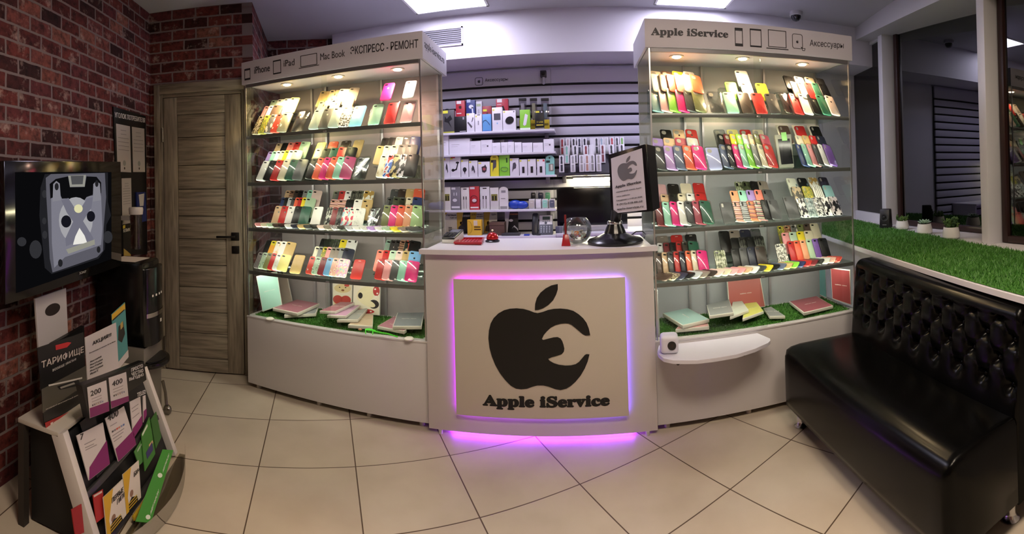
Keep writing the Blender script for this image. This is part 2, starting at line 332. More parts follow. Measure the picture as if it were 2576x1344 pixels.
# ---------------------------------------------------------------- window wall with its deep sill
WA = Vector((2.681,3.666,0)); WD = Vector((-.173,-.985,0)).normalized(); WO = Vector((.985,-.173,0)).normalized()
def wp(s, t, z): return WA+WD*s+WO*t+Vector((0,0,z))
def wbox(name, s0, s1, t0, t1, z0, z1, m, par=None, bev=0, z1b=None, z0b=None):
    z1b = z1 if z1b is None else z1b; z0b = z0 if z0b is None else z0b
    return G().hexa([wp(s0,t0,z0),wp(s1,t0,z0b),wp(s1,t1,z0b),wp(s0,t1,z0),wp(s0,t0,z1),wp(s1,t0,z1b),wp(s1,t1,z1b),wp(s0,t1,z1)], bev=bev).make(name, m, par, smooth=30)
LOW = mat('#c8c6c2', .6)
struct(wbox('wall_right', -.85, 4.9, -.565, -.5, 0, .86, LOW), 'low white wall under the grass covered sill', 'wall')
struct(wbox('trim_2', -.85, 4.9, -.73, .50, .86, .885, WHITE), 'white window sill board under the artificial grass', 'window sill')
COLM = mat('#d0cfd4', .5)
struct(wbox('trim_3', .045, .125, 0, .14, .885, 2.8, COLM, bev=.003), 'white post left of the large dark window', 'post')
struct(wbox('trim_4', 1.53, 1.61, 0, .12, .885, 2.8, COLM, bev=.003), 'white post right of the three potted plants', 'post')
struct(wbox('trim_5', 3.3, 3.38, 0, .12, .885, 2.8, COLM, bev=.003), 'white post beyond the right edge of the sofa', 'post')
struct(wbox('trim_6', -.85, 4.9, -.12, .52, 2.70, 2.79, mat('#bdbbc0', .7), z0b=2.36), 'sloping white lintel above the windows', 'lintel')
BRN = mat('#2a1512', .35); WG = glass('#3d4046', .16, .004, .9)
def window(nm, s0, s1, fm, label, fw=.05, z0=.89, z1=2.72, tt=.13, fr=.06, turn=.175):
    t = thing(nm, label, 'window', wp((s0+s1)/2,tt,z0)); tag(t, kind='structure')
    def tt_(q): return tt+turn*(q-s0)
    def wb(nme, a0, a1, za, zb_, hw, m, bev=0): return G().hexa([wp(a0,tt_(a0)-hw,za),wp(a1,tt_(a1)-hw,za),wp(a1,tt_(a1)+hw,za),wp(a0,tt_(a0)+hw,za),wp(a0,tt_(a0)-hw,zb_),wp(a1,tt_(a1)-hw,zb_),wp(a1,tt_(a1)+hw,zb_),wp(a0,tt_(a0)+hw,zb_)], bev=bev).make(nme, m, t, smooth=30)
    for nme, a in (('stile',(s0,s0+fw,z0,z1)),('stile',(s1-fw,s1,z0,z1)),('rail',(s0+fw,s1-fw,z0,z0+fw)),('rail',(s0+fw,s1-fw,z1-fw,z1))): wb(nme, a[0], a[1], a[2], a[3], fr/2, fm, .004)
    wb('pane', s0+fw-.005, s1-fw+.005, z0+fw-.005, z1-fw+.005, .004, WG)
window('window_1', -.85, .045, mat('#cfd0d6', .45), 'narrow dark window with a white frame behind the right showcase', .085, .885, 2.72, .07, .06, 0)
window('window_2', .16, 1.53, BRN, 'large dark window with brown frame behind the three potted plants', .045)
window('window_3', 1.625, 3.3, BRN, 'dark window with brown frame at the right edge behind the sofa', .045)
window('window_4', 3.39, 4.9, BRN, 'dark window with brown frame outside the right edge', .045)
# artificial grass: one uncountable carpet of blades
def grassmat():
    m = bpy.data.materials.new('artificial_grass'); m.use_nodes = True; nt, n, ln, b = nodes(m); b.inputs['Roughness'].default_value = .55
    tc = n('TexCoord'); t = n('TexNoise'); t.inputs['Scale'].default_value = 260; t.inputs['Detail'].default_value = 1; ln(tc.outputs['Object'], t.inputs[0])
    r = ramp(n, [(.25,'#234a17'),(.5,'#3f7a2a'),(.75,'#6c9c45')]); ln(t.outputs[0], r.inputs[0]); ln(r.outputs[0], b.inputs['Base Color']); return m
GRASS = grassmat()
def grass(name, fn, area, n, z, hgt, seed, label, bw=.0022, avoid=()):
    rg = np.random.RandomState(seed); uv = rg.rand(n,2); base = np.array([fn(a, b_) for a, b_ in uv])
    for ax, ay, ar in avoid: base = base[(base[:,0]-ax)**2+(base[:,1]-ay)**2 > ar*ar]
    n = len(base); ang = rg.rand(n)*2*PI; ln_ = hgt*(.6+.7*rg.rand(n)); tilt = .35+.5*rg.rand(n); ta = rg.rand(n)*2*PI
    w = np.stack([np.cos(ang), np.sin(ang), 0*ang],1)*bw; tip = base.copy(); tip[:,0] += np.cos(ta)*ln_*tilt; tip[:,1] += np.sin(ta)*ln_*tilt; tip[:,2] += ln_
    q = [fn(0,0), fn(1,0), fn(1,1), fn(0,1)]
    V = np.concatenate([np.stack([base-w, base+w, tip],1).reshape(-1,3), np.array([(p[0],p[1],z+.002) for p in q])]); nv = len(V)
    me = bpy.data.meshes.new(name); F = [(3*i,3*i+1,3*i+2) for i in range(n)]+[(nv-4,nv-3,nv-2,nv-1)]; me.from_pydata(V.tolist(), [], F); me.materials.append(GRASS)
    return tag(link(name, me), label, 'artificial grass', kind='stuff')
grass('grass_mat', lambda a, b_: tuple(wp(-.85+a*4.4, -.715+b_*.66, .886)), 0, 32000, .886, .020, 1, 'green artificial grass covering the deep window sill', .003, [(p.x, p.y, r) for p, r in ((atz(2270,573,.9),.082),(atz(2326,584,.9),.09),(atz(2393,596,.9),.092),(atz(2237,571,.9)+Vector((0,.05,0)),.10))])
# ================================================================ SHOWCASES
CABW = mat('#cdc9cb', .4); SHZ = [1.748, 1.421, 1.105, .808]; BZ = .497; FZ0, FZ1 = 2.108, 2.266; YF, YB = 2.60, 3.05
PANE = glass('#fafcfa', .010, .01, .40); SHELFG = glass('#eef5f1', .03, .02, .6); EDGE = mat('#85878a', .3, .5); ALU = mat('#c9c9cc', .3, .9); DARKR = mat('#77757a', .4, .5)
BACKP = {'l': mat('#aaa1a3', .6), 'r': mat('#bcbfc6', .6)}
def apple_pts(w):  # a small bitten fruit outline in x,z
    p = [(0,.30),(.12,.36),(.25,.38),(.37,.32),(.44,.22),(.34,.14),(.31,.02),(.35,-.10),(.45,-.17),(.38,-.33),(.26,-.47),(.14,-.50),(0,-.46),(-.14,-.50),(-.26,-.46),(-.40,-.24),(-.46,.02),(-.42,.22),(-.30,.36),(-.15,.38)]
    return [(x*w,0,z*w) for x, z in p]
LEAF = [(.0,.44),(.03,.56),(.14,.66),(.17,.66),(.15,.54),(.07,.45)]
def apple(m, M, w, parent, name='logo', local=False):
    g = G(); g.prism(apple_pts(w), (0,-.0006,0), M=M); g.prism([(x*w,0,z*w) for x, z in LEAF], (0,-.0006,0), M=M)
    return g.make(name, m, parent, local, smooth=0)
INK = mat('#33323c', .5)
def outline(g, pts, wd, P0, M=None, d=.0016):  # a drawn line of width wd along x,z points
    for a, b in zip(pts, pts[1:]+pts[:1]):
        a, b = Vector((a[0],0,a[1])), Vector((b[0],0,b[1])); q = (b-a); L = q.length; q.normalize(); s = Vector((-q.z,0,q.x))*wd/2
        e = q*wd*.3; g.prism([P0+a-e-s, P0+b+e-s, P0+b+e+s, P0+a-e+s], (0,-d,0))
def gadget(px, kind, y, parent):  # pictogram from its four photo corners
    (x0, y0), (x1, y1) = px; a, b = aty(x0,y1,y), aty(x1,y0,y); w, h = b.x-a.x, abs(b.z-a.z); P0 = Vector((a.x, y, min(a.z,b.z))); g = G(); q = .004
    if kind in ('phone','tablet'):
        outline(g, [(0,0),(w,0),(w,h),(0,h)], q, P0); hb = .14 if kind == 'phone' else .07
        g.prism([P0+Vector((0,0,h*(1-hb))),P0+Vector((w,0,h*(1-hb))),P0+Vector((w,0,h)),P0+Vector((0,0,h))], (0,-.0016,0)); g.prism([P0,P0+Vector((w,0,0)),P0+Vector((w,0,h*hb)),P0+Vector((0,0,h*hb))], (0,-.0016,0))
    elif kind == 'laptop':
        outline(g, [(w*.1,h*.12),(w*.9,h*.12),(w*.9,h),(w*.1,h)], q, P0); g.prism([P0,P0+Vector((w,0,0)),P0+Vector((w,0,h*.05)),P0+Vector((0,0,h*.05))], (0,-.0016,0))
    else:
        c = [(p[0],p[2]) for p in rr(w*.86,h*.9,w*.16,3,w*.43,h*.55)]; outline(g, c, .003, P0)
        ca = [(w*.72,h*.2),(w*.8,h*.2),(w*.86,0),(w*1.02,0),(w*1.08,h*.14),(w*.82,h*.14)]; outline(g, ca, .003, P0)
        apple(INK, Matrix.Translation(P0+Vector((w*.42,0,h*.52))), w*.22, parent, 'pictogram')
    return g.make('pictogram', INK, parent, smooth=0)
def showcase(side, x0, x1, label):
    t = thing('display_cabinet', label, 'display cabinet', ((x0+x1)/2, (YF+YB)/2, 0))
    g = G(); g.box(x0,x1,YF+.004,YB,.035,BZ-.012,.002); g.make('base', CABW, t)
    G().box(x0+.03,x1-.03,YF+.08,YB-.02,.012,.034).make('plinth', mat('#3a2e26', .7), t)
    for fx in (x0+.06,(x0+x1)/2-.1,(x0+x1)/2+.25,x1-.06): G().cyl((fx,YF+.05,0),(fx,YF+.05,.036),.016).make('foot', mat('#cfcac4', .5), t)
    G().box(x0-.002,x1+.002,YF,YB,BZ-.012,BZ,.002).make('deck', CABW, t)
    f = G().box(x0-.012,x1+.012,YF-.004,YB+.06,FZ0,FZ1,.002).make('fascia', mat('#d6d2e0', .45), t)
    G().box(x0+.02,x1-.02,YF+.004,YF+.02,FZ0-.022,FZ0).make('track', DARKR, t)
    ss = .062 if side == 'l' else .0
    G().box(x0+.004,x1-.004,YB-.012,YB-.004,BZ,FZ0).make('back_panel', BACKP[side], t)
    for k in (1,2):
        xx = x0+(x1-x0)*k/3; G().box(xx-.002,xx+.002,YB-.0135,YB-.0121,BZ,FZ0).make('panel_seam', mat('#6f6a70', .6), t)
    for xx in (x0+.004, x1-.004): G().box(xx-.003,xx+.003,YF+.012,YB-.004,BZ,FZ0).make('side_glass', PANE, t)
    xm = (x0+x1)/2
    for xx in (x0+.012, x1-.012): G().box(xx-.004,xx+.004,YF+.006,YF+.013,BZ,FZ0).make('edge_profile', ALU, t)
    for k, sg in enumerate(((x0+.016, xm+.02), (xm-.02, x1-.016))): G().box(sg[0],sg[1],YF+.006+.006*k,YF+.010+.006*k,BZ,FZ0-.02).make('glass_door', PANE, t)
    for xx in (x0+.30, x0+.42, x0+.86, x1-.03): G().box(xx-.007,xx+.007,YB-.03,YB-.014,BZ,FZ0).make('upright', mat('#bdbac0', .35, .6), t)
    for z in SHZ:
        s = G().box(x0+.01,x1-.01,YF+.022,YB-.032,z-.007,z).make('shelf', SHELFG, t)
        G().box(x0+.008,x1-.008,YF+.017,YF+.0215,z-.024,z,.001).make('shelf_edge', EDGE, s)
        G().box(xm-.012,xm+.012,YF+.004,YF+.014,z-.022,z-.012,.002).make('clip', ALU, s)
        G().box(x0+.03,x1-.03,YF+.0225,YF+.031,z-.0145,z-.0085).make('led_strip', emit('#fff6e2', L_LED), s)
    return t, f
CL, FL = showcase('l', -2.14, -.85, 'left tall glass showcase of phone cases beside the wooden door')
CR, FR_ = showcase('r', .41, 1.698, 'right tall glass showcase of phone cases beside the black sofa')
FY = YF-.004
FN = (0,1,0); FP = (0,FY,0)
def ftext(s, a, b, h, par, bold=0, serif=False): return textpx(MB_(s) if serif else s, INK, a, b, h, FP, (0,-1,0), par, bold)
gadget([(616,172),(629,202)], 'phone', FY, FL); ftext('iPhone', (640,186), (679,179), 17, FL, .012); gadget([(688,150),(706,187)], 'tablet', FY, FL); ftext('iPad', (714,168), (741,164), 16, FL)
gadget([(752,133),(802,173)], 'laptop', FY, FL); ftext('Mac Book', (806,152), (868,142), 17, FL); ftext('ЭКСПРЕСС - РЕМОНТ', (882,138), (1052,120), 20, FL, .014)
xs = -.85+.0121
text('apple-iservice.ru', INK, Vector((xs,2.63,2.165)), (0,1,0), (0,0,1), .42, .06, FL)
ftext('Apple iService', (1638,93), (1831,100), 23, FR_, .03, True)
gadget([(1850,72),(1867,115)], 'phone', FY, FR_); gadget([(1888,75),(1914,117)], 'tablet', FY, FR_); gadget([(1928,80),(1982,122)], 'laptop', FY, FR_); gadget([(1994,88),(2022,125)], 'cart', FY, FR_); ftext('Аксессуары', (2037,120), (2122,126), 20, FR_)
def spot(px, py, label, hx):
    p = atz(px, py, FZ0-.004); t = thing('spotlight', label, 'spotlight', (p.x,p.y,FZ0), 0, 'recessed spotlights of the showcases')
    G().lathe([(.044,-.006),(.044,0),(.030,0),(.030,-.006)], 24, c=(0,0,0)).make('ring', mat('#d9d4cc', .3, .3), t, True)
    G().lathe([(.03,-.004),(.022,-.010),(.0,-.012)], 20).make('bulb', emit(hx, 70), t, True)
    ld = bpy.data.lights.new('spot', 'SPOT'); ld.energy = L_SPOT; ld.color = lin(hx)[:3]; ld.spot_size = math.radians(150); ld.spot_blend = .8; ld.shadow_soft_size = .03
    o = bpy.data.objects.new('lamp_light', ld); C.objects.link(o); o.parent = t; o.location = (0,0,-.02); return t
for px, py, wh in ((722,213,'left'),(851,193,'middle'),(1000,175,'right')): spot(px, py, 'small glowing spotlight, %s one of three under the left showcase top' % wh, '#ffdfa6' if wh != 'right' else '#ffc7b0')
for px, py, wh in ((1702,143,'left'),(1868,148,'middle'),(2018,162,'right')): spot(px, py, 'small glowing spotlight, %s one of three under the right showcase top' % wh, '#ffd9a8')
for s, x0, x1, w in (('l',-2.13,-.86,'left'),('r',.42,1.688,'right')):
    grass('grass_mat', lambda a, b_, x0=x0, x1=x1: (x0+.03+a*(x1-x0-.06), YF+.04+b_*.36, BZ+.001), 0, 14000, BZ, .0105, 3 if s == 'l' else 4, 'green artificial grass lining the bottom of the %s showcase' % w, .003)
# ---------------------------------------------------------------- phone cases
COL = dict(wht=('white','#efefec'), blk=('black','#141415'), red=('red','#c22f2f'), crm=('cream','#e6dcc0'), dgn=('dark green','#2f5d4b'), gry=('grey','#8a8c8c'), dgy=('dark grey','#4a4b4d'), sgy=('pale slate','#8fa09f'),
  sky=('sky blue','#7cc6e6'), mnt=('mint green','#9fdcc4'), ppk=('pale pink','#e9b9bd'), hpk=('hot pink','#ec2f86'), orn=('orange','#f0a63c'), lav=('lavender','#a88fd0'), ylw=('bright yellow','#f2dc3a'), tan=('beige','#d8b894'),
  sal=('salmon pink','#f08a7a'), sag=('sage green','#b3cfae'), cor=('coral','#ee6a4c'), mag=('magenta rose','#c2527e'), dol=('dark olive','#4e5340'), ylc=('pale yellow','#e9df8e'), dbr=('dark brown','#3c302b'), gld=('gold','#cdb078'),
  tau=('taupe','#8d8279'), nav=('navy blue','#2f3b66'), sil=('silver','#c2c6ca'), pal=('pale rose','#e8cfc8'), mrn=('maroon','#7d2b33'), pch=('peach','#eda980'), olv=('olive green','#7c8153'), lgr=('light green','#a9cc8e'),
  rdw=('plain red','#b9332f'), pnk=('soft pink','#f0a3a6'), mpl=('pale mint','#c2dcc4'), lbl=('light blue','#79aee0'), tea=('dusty teal','#86b1b5'), lim=('lime green','#8fdc4a'), brn=('brown','#5d4a41'), ora=('orange red','#e86f4c'),
  grn=('deep green','#2f6a53'), lil=('lilac','#c39ee0'), slt=('slate blue','#66708c'), rse=('rose','#a84a5c'), lvd=('pale lavender','#b3b7e6'), pur=('purple','#7a58a8'), nvy=('dark navy','#232638'), dnv=('dark denim','#3a3c50'),
  clr=('clear',None))
PAT = dict(glt=('speckled glitter','cells',['#1b1815','#c8b58a','#5f4a38','#efe6cf'],26), ylf=('yellow floral','spots',['#3b3a22','#e0c94e','#8a8f4a'],7), gfl=('grey floral','spots',['#f4f2ec','#d9d2c8','#6c6a6b'],4), rfl=('red floral','spots',['#f4efe6','#c2473c','#c2473c'],4), gfs=('grey with white flower','spots',['#f6f6f0','#8c8a78','#8c8a78'],2.6),
  bgl=('black with white sparkle','noise',['#161616','#161616','#f2f2f2'],12), wod=('pale wood','spots',['#4a3b24','#c9b282','#d8c8a0'],4), cfl=('cream floral','spots',['#b7a37c','#e4d8b4','#ece4cc'],5), blw=('blue and white','noise',['#2f62c4','#2f62c4','#e8eefa','#c2403a'],3), bdg=('black with pale dog','noise',['#1a1917','#1a1917','#cdbb86'],3),
  bct=('black with pale cat','noise',['#1b1b1c','#2a2a2a','#d8d2dc'],4), bsk=('black with skulls','noise',['#1c1b1b','#1c1b1b','#bfc0b8'],5), con=('comic print','cells',['#dfe8df','#d9405e','#9cc9dc','#eef0e2'],6), mrb=('white marble','soft',['#c9cec6','#eef0ea','#dfe2da'],6), str=('brown striped','wave',['#6c4a3e','#b28f72'],9), stp=('pink striped knit','wave',['#c98f84','#e6c2a6','#8e5a55','#efc9c4'],5),
  stg=('grey striped knit','wave',['#7d8284','#b9c1c2','#55595a','#cdd2d2'],5), sto=('orange striped knit','wave',['#cc7a5a','#e9b27a','#c8625c','#9a7a6c'],5), sts=('grey and rose striped knit','wave',['#dc8f93','#9a9b8e','#e8d7c0','#55514e'],5), bkk=('black print','noise',['#171717','#171717','#55564f'],5), owl=('white with yellow owl','noise',['#e9eae2','#e9eae2','#b08f4a'],3), pld=('grey plaid','wavex',['#6d6668','#8f8889','#5a5557'],7),
  sgf=('green floral','spots',['#e9efe4','#7fa287','#a9c1aa'],5), pin=('orange pineapple','wave',['#e6a63e','#e6a63e','#e6a63e','#d8c83c'],1), wfl=('white and orange print','soft',['#f0b865','#f4f1ea','#f7f4ef'],4), pfl=('pink floral','spots',['#e25a8c','#f0d9c9','#e8b6a2'],5), unc=('pastel painted','soft',['#8fd3ea','#f2e6c0','#ee9fd0','#f6f0f0'],4),
  grf=('cream green print','soft',['#97b08a','#e9e2cb','#d8dccb'],4), pan=('white panda print','spots',['#1e1e1e','#eeeeea','#eeeeea'],3), bkf=('black floral','spots',['#b8a69c','#2c2a2b','#3a3838'],6), geo=('geometric','cells',['#2f3a36','#d9cdb2','#c85a4c'],3), mgl=('mint glitter','soft',['#7fbfa2','#8a9c90','#9aa79c'],9),
  cam=('green camouflage','noise',['#2f3526','#4c563c','#8c9474','#c4c8b4'],6), cmd=('dark camouflage','noise',['#1f231b','#383f2c','#4f573c'],6), cmg=('grey camouflage','noise',['#4a4c48','#8a8a80','#e6e6de','#77776d'],5), tig=('black with white tiger','noise',['#1d1d1e','#26262a','#f2f4f0'],4), mrg=('grey marble wolf print','soft',['#30383b','#8fa3a3','#dfe6e4'],6), flb=('black and white floral','noise',['#2c2d30','#3a3c40','#eef0ec'],8),
  wlf=('black with white wolf','noise',['#232326','#232326','#f4f4f2'],3), jok=('black with pale face','noise',['#1d1d20','#1d1d20','#d0c6cc'],3), lio=('grey with pale lion','noise',['#55544e','#5f5e57','#cbb794'],3), feh=('white with feather lines','wavex',['#efefe6','#efefe6','#8a8a80'],5), mal=('white with blue head','spots',['#5b7f86','#dfe4d6','#dfe4d6'],2.4), bbl=('black with blue head','spots',['#6d8fa0','#161618','#161618'],2.4), spc=('dark space print','soft',['#17161c','#2a2734','#46425a'],4),
  bgs=('glossy black ring','soft',['#0d0d0d','#141414','#2a2a28'],6), brf=('red brown tree print','noise',['#5e2a20','#8d4a36','#c9b08a'],6))
_desc = {k: v[0] for k, v in {**COL, **PAT}.items()}
CLEARC = glass('#e6e8ea', .12, .12, 1.2, 'case'); PACK = glass('#fcfcfc', .045, .06, .5, 'pack'); RISER = glass('#e2e8e6', .06, .03, .8, 'riser'); CUT = mat('#1b1a1a', .25); CUTL = mat('#a9a59c', .3); SLOT = mat('#d9d4cc', .4); CARD = mat('#e6dfcc', .6)
_cmesh = {}
def mesh_case(w, h, t=.0095):
    k = (round(w,3), round(h,3))
    if k not in _cmesh:
        g = G(); g.prism(rr(w, h, .0125, 4, 0, h/2), (0,t,0), bev=.0022); me = bpy.data.meshes.new('phone_case'); bmesh.ops.recalc_face_normals(g.bm, faces=g.bm.faces); g.bm.to_mesh(me); g.bm.free(); me.shade_smooth(); me.set_sharp_from_angle(angle=math.radians(40)); me.materials.append(BLK); _cmesh[k] = me
    return _cmesh[k]
def mesh_cut(kind, w, h):
    k = (kind, round(w,3), round(h,3))
    if k not in _cmesh:
        g = G(); e = dict(s=(.020,.0095), x=(.0125,.026), q=(.028,.029), w=(.018,.003))[kind]; cx = 0 if kind == 'w' else -w/2+.009+e[0]/2; cz = h-.012-e[1]/2 if kind != 'w' else h-.012
        g.prism(rr(e[0], e[1], min(e)*.42, 3, cx, cz), (0,-.0008,0)); me = bpy.data.meshes.new('camera_cutout'); bmesh.ops.recalc_face_normals(g.bm, faces=g.bm.faces); g.bm.to_mesh(me); g.bm.free(); me.materials.append(CUT); _cmesh[k] = me
    return _cmesh[k]
def mesh_pack(w, h):
    k = ('p', round(w,3), round(h,3))
    if k not in _cmesh:
        g = G(); g.prism(rr(w+.009, h+.006, .013, 3, 0, h/2+.003), (0,.0125,0), M=Matrix.Translation((0,-.0020,0)), bev=.002); me = bpy.data.meshes.new('clear_box'); bmesh.ops.recalc_face_normals(g.bm, faces=g.bm.faces); g.bm.to_mesh(me); g.bm.free(); me.shade_smooth(); me.set_sharp_from_angle(angle=math.radians(40)); me.materials.append(PACK); _cmesh[k] = me
    return _cmesh[k]
def setmat(o, m): o.material_slots[0].link = 'OBJECT'; o.material_slots[0].material = m
def casemat(code):
    if code == 'clr': return CLEARC
    if code in COL: return mat(COL[code][1], .38, key='case')
    d = PAT[code]; return patmat(d[1], d[2], d[3])
GLOSS = random.Random(3)
def phone_case(code, M, w, h, camk, label, group, boxed=False, wallet=False, card=False, light=False, logo=False):
    o = bpy.data.objects.new('wallet_case' if wallet else 'phone_case', mesh_case(w, h)); C.objects.link(o); o.matrix_basis = M; setmat(o, casemat(code)); tag(o, label, 'phone case', group)
    c = bpy.data.objects.new('speaker_slot' if wallet else 'camera_cutout', mesh_cut('w' if wallet else camk, w, h)); C.objects.link(c); c.parent = o; setmat(c, SLOT if wallet else (CUTL if light else CUT))
    if boxed: b = bpy.data.objects.new('clear_box', mesh_pack(w, h)); C.objects.link(b); b.parent = o
    if card: G().box(-w/2-.012, w/2+.006, .0096, .0106, -.001, h+.014).make('white_card', CARD, o, True, smooth=0)
    if logo: apple(CUT if code in ('wht','tan','pch','lbl','red','pal','gld','crm') else CUTL, Matrix.Translation((0,-.0002,h*.68)), .013, o, local=True)
    return o
ORD = ['first','second','third','fourth','fifth','sixth','seventh','eighth','ninth','tenth','eleventh','twelfth']
SHN = ['top','second','third','lowest']; ROWN = ['front','middle','back']
def tiers(x0, x1, y, z, steps, label, ln):
    t = thing('display_riser', label, 'display riser', ((x0+x1)/2, y, z), 0, 'clear stepped risers inside the showcases')
    for k in range(1, len(steps)):
        yy, zz, yw = steps[k]; py, pz, pw = steps[k-1]; zt = zz-.0085
        if zt-z < .012: continue
        ya = max(yy-.012, py+max(0, zt-pz)*math.tan(ln)+.0125/math.cos(ln)+.040*math.sin(pw)+.004); yb = max(yy+.045, ya+.02)
        G().box(x0+.005, x1-.005, ya, yb, zt-.0035, zt).make('step', RISER, t); G().box(x0+.005, x1-.005, yb-.003, yb, z+.0005, zt-.0035).make('riser_leg', RISER, t)
def cluster(cab, sh, where, camk, rows, y0=2.650, light=False, dy=.082, lean=None):
    """rows: (left px, right px, top px, codes) front row first"""
    sn = 'left' if cab == 'l' else 'right'; steps = []; xa = xb = None
    LEAN = math.radians(29 if y0 > 2.7 else 36); ys = y0
    for k, (xl, xr, yt, codes) in enumerate(rows):
        codes = codes.split(); n = len(codes)
        if k: ys = ys+max(dy, .05*math.tan(LEAN)+(.016 if y0 > 2.7 else .027)+.074*math.sin(steps[-1][2]))
        ytop = ys+.15*math.sin(LEAN)
        A, B = aty(xl, yt, ytop), aty(xr, yt, ytop); zt = (A.z+B.z)/2; lo, hi = ((-2.14,-.85) if cab == 'l' else (.41,1.698)); X0, X1 = max(A.x, lo+.026), min(B.x, hi-.026)
        zs = SHZ[sh]+.0078
        if k == 0: Lc = min(.172, max(.125, (zt-zs)/math.cos(LEAN))); z = zs
        else: Lc = .150; z = max(zs, zt-Lc*math.cos(LEAN))
        w = .074 if n > 1 else min(.085, X1-X0)
        p = (X1-X0-w)/(n-1) if n > 1 else 0
        te = .0136 if any('*' in c for c in codes) else .0104
        yaw = math.asin(min(.8, te/p)) if n > 1 and p < w*1.02+.012 else 0
        steps.append((ys, z, yaw))
        names = [c.rstrip('*~#@') for c in codes]
        for i, c in enumerate(codes):
            nm = names[i]; x = X0+w/2+p*i; ds = _desc[nm]+(' wallet' if '~' in c else '')
            rown = '' if len(rows) == 1 else ', %s row' % ROWN[k]
            pos = ''
            if names.count(nm) > 1:
                idx = [j for j in range(n) if names[j] == nm].index(i); tot = names.count(nm)
                pos = ', '+(('left' if idx == 0 else 'right') if tot == 2 else ('left','middle','right')[idx] if tot == 3 else ORD[idx])+' of '+('two' if tot == 2 else 'three' if tot == 3 else 'four' if tot == 4 else 'five' if tot == 5 else 'six')
            lab = '%s case%s%s, %s of %s shelf, %s showcase' % (ds, pos, rown, where, SHN[sh], sn)
            M = Matrix.Translation((x, ys, z+.037*math.sin(yaw)*math.sin(LEAN))) @ Matrix.Rotation(-LEAN, 4, 'X') @ Matrix.Rotation(yaw, 4, 'Z')
            phone_case(nm, M, w if n > 1 else w, Lc, camk, lab, 'phone cases on the %s shelf of the %s showcase' % (SHN[sh], sn), '*' in c, '~' in c, '#' in c, light, '@' in c)
        xa = X0 if xa is None else min(xa, X0); xb = X1 if xb is None else max(xb, X1)
    if len(rows) > 1: tiers(xa, xb, y0, SHZ[sh], steps, 'clear stepped riser under the %s cases of %s shelf, %s showcase' % (where, SHN[sh], sn), LEAN)
# left showcase
cluster('l',0,'left end','s',[(648,735,286,'glt ylf gfl rfl gfs'),(668,712,268,'pnk wht brn'),(685,755,250,'mpl wht wht ylc')])
cluster('l',0,'left of centre','q',[(748,775,271,'clr*')])
cluster('l',0,'centre','s',[(791,890,267,'sgy dgy@ sgy bgl'),(804,893,250,'wod wod wod'),(808,906,226,'gld wod wht tau')])
cluster('l',0,'right of centre','s',[(890,925,256,'sky')])
cluster('l',0,'right end','s',[(937,1045,247,'mnt* red* ppk*'),(967,1050,206,'hpk@ wht')], dy=.09)
cluster('l',1,'left end','s',[(662,774,402,'wht* blk* red* crm* dgn* dgy'),(678,763,382,'lav mnt wht crm ylw wht crm'),(698,782,360,'tan blk sal red sag')])
cluster('l',1,'centre','s',[(784,894,391,'blk* cor* hpk* cor* mnt* mag*'),(797,900,374,'crm dol* dgn red blk'),(799,917,355,'ylc~ cor~ dbr~ gld~')])
cluster('l',1,'right of centre','s',[(900,933,390,'clr*')])
cluster('l',1,'right end','s',[(958,1054,387,'cfl blw bdg bct blk'),(950,1052,367,'gld grf grf tau tau'),(963,1062,347,'blk blk crm dgy nav')])
cluster('l',2,'left end','s',[(695,784,520,'tan@ red@ wht@ blk dgn'),(711,795,500,'nav blk sil dgy cor red ylw sag'),(721,811,481,'tan str dbr blk gry mnt pal')], y0=2.762, dy=.064)
cluster('l',2,'left of centre','s',[(790,814,520,'wht')], y0=2.762)
cluster('l',2,'centre','s',[(827,921,524,'bsk mrn bkk con con mrb'),(834,939,503,'stp stp blk wht gld@'),(841,942,482,'dgy red wht@ bkk bkk owl')], y0=2.762, dy=.064)
cluster('l',2,'right of centre','s',[(931,957,523,'clr*')], y0=2.762)
cluster('l',2,'right end','s',[(967,1068,519,'olv* hpk* cor* pch* lgr*'),(975,1068,499,'clr dol* clr crm@ nav'),(985,1070,477,'dgy~ dbr~ gld~ cor~')], y0=2.762, dy=.064)
cluster('l',3,'left end','s',[(651,736,641,'pld sgf olv red mrb ylc'),(669,746,609,'blk pin wfl wht gld')])
cluster('l',3,'left of centre','s',[(744,770,641,'gld~')])
cluster('l',3,'centre','s',[(785,884,652,'rfl sgf mrn lbl pfl unc'),(795,893,626,'grf gry ylf pnk tau tau gry nvy'),(810,900,604,'blk blk bkk ylw pan')])
cluster('l',3,'right of centre','s',[(894,922,652,'rdw~')])
cluster('l',3,'right end','s',[(955,1058,657,'red* pnk* dgy* mnt* hpk*'),(951,1060,633,'sal red mpl pal gld lbl@'),(973,1060,608,'mgl bkf bkf str geo blk')])
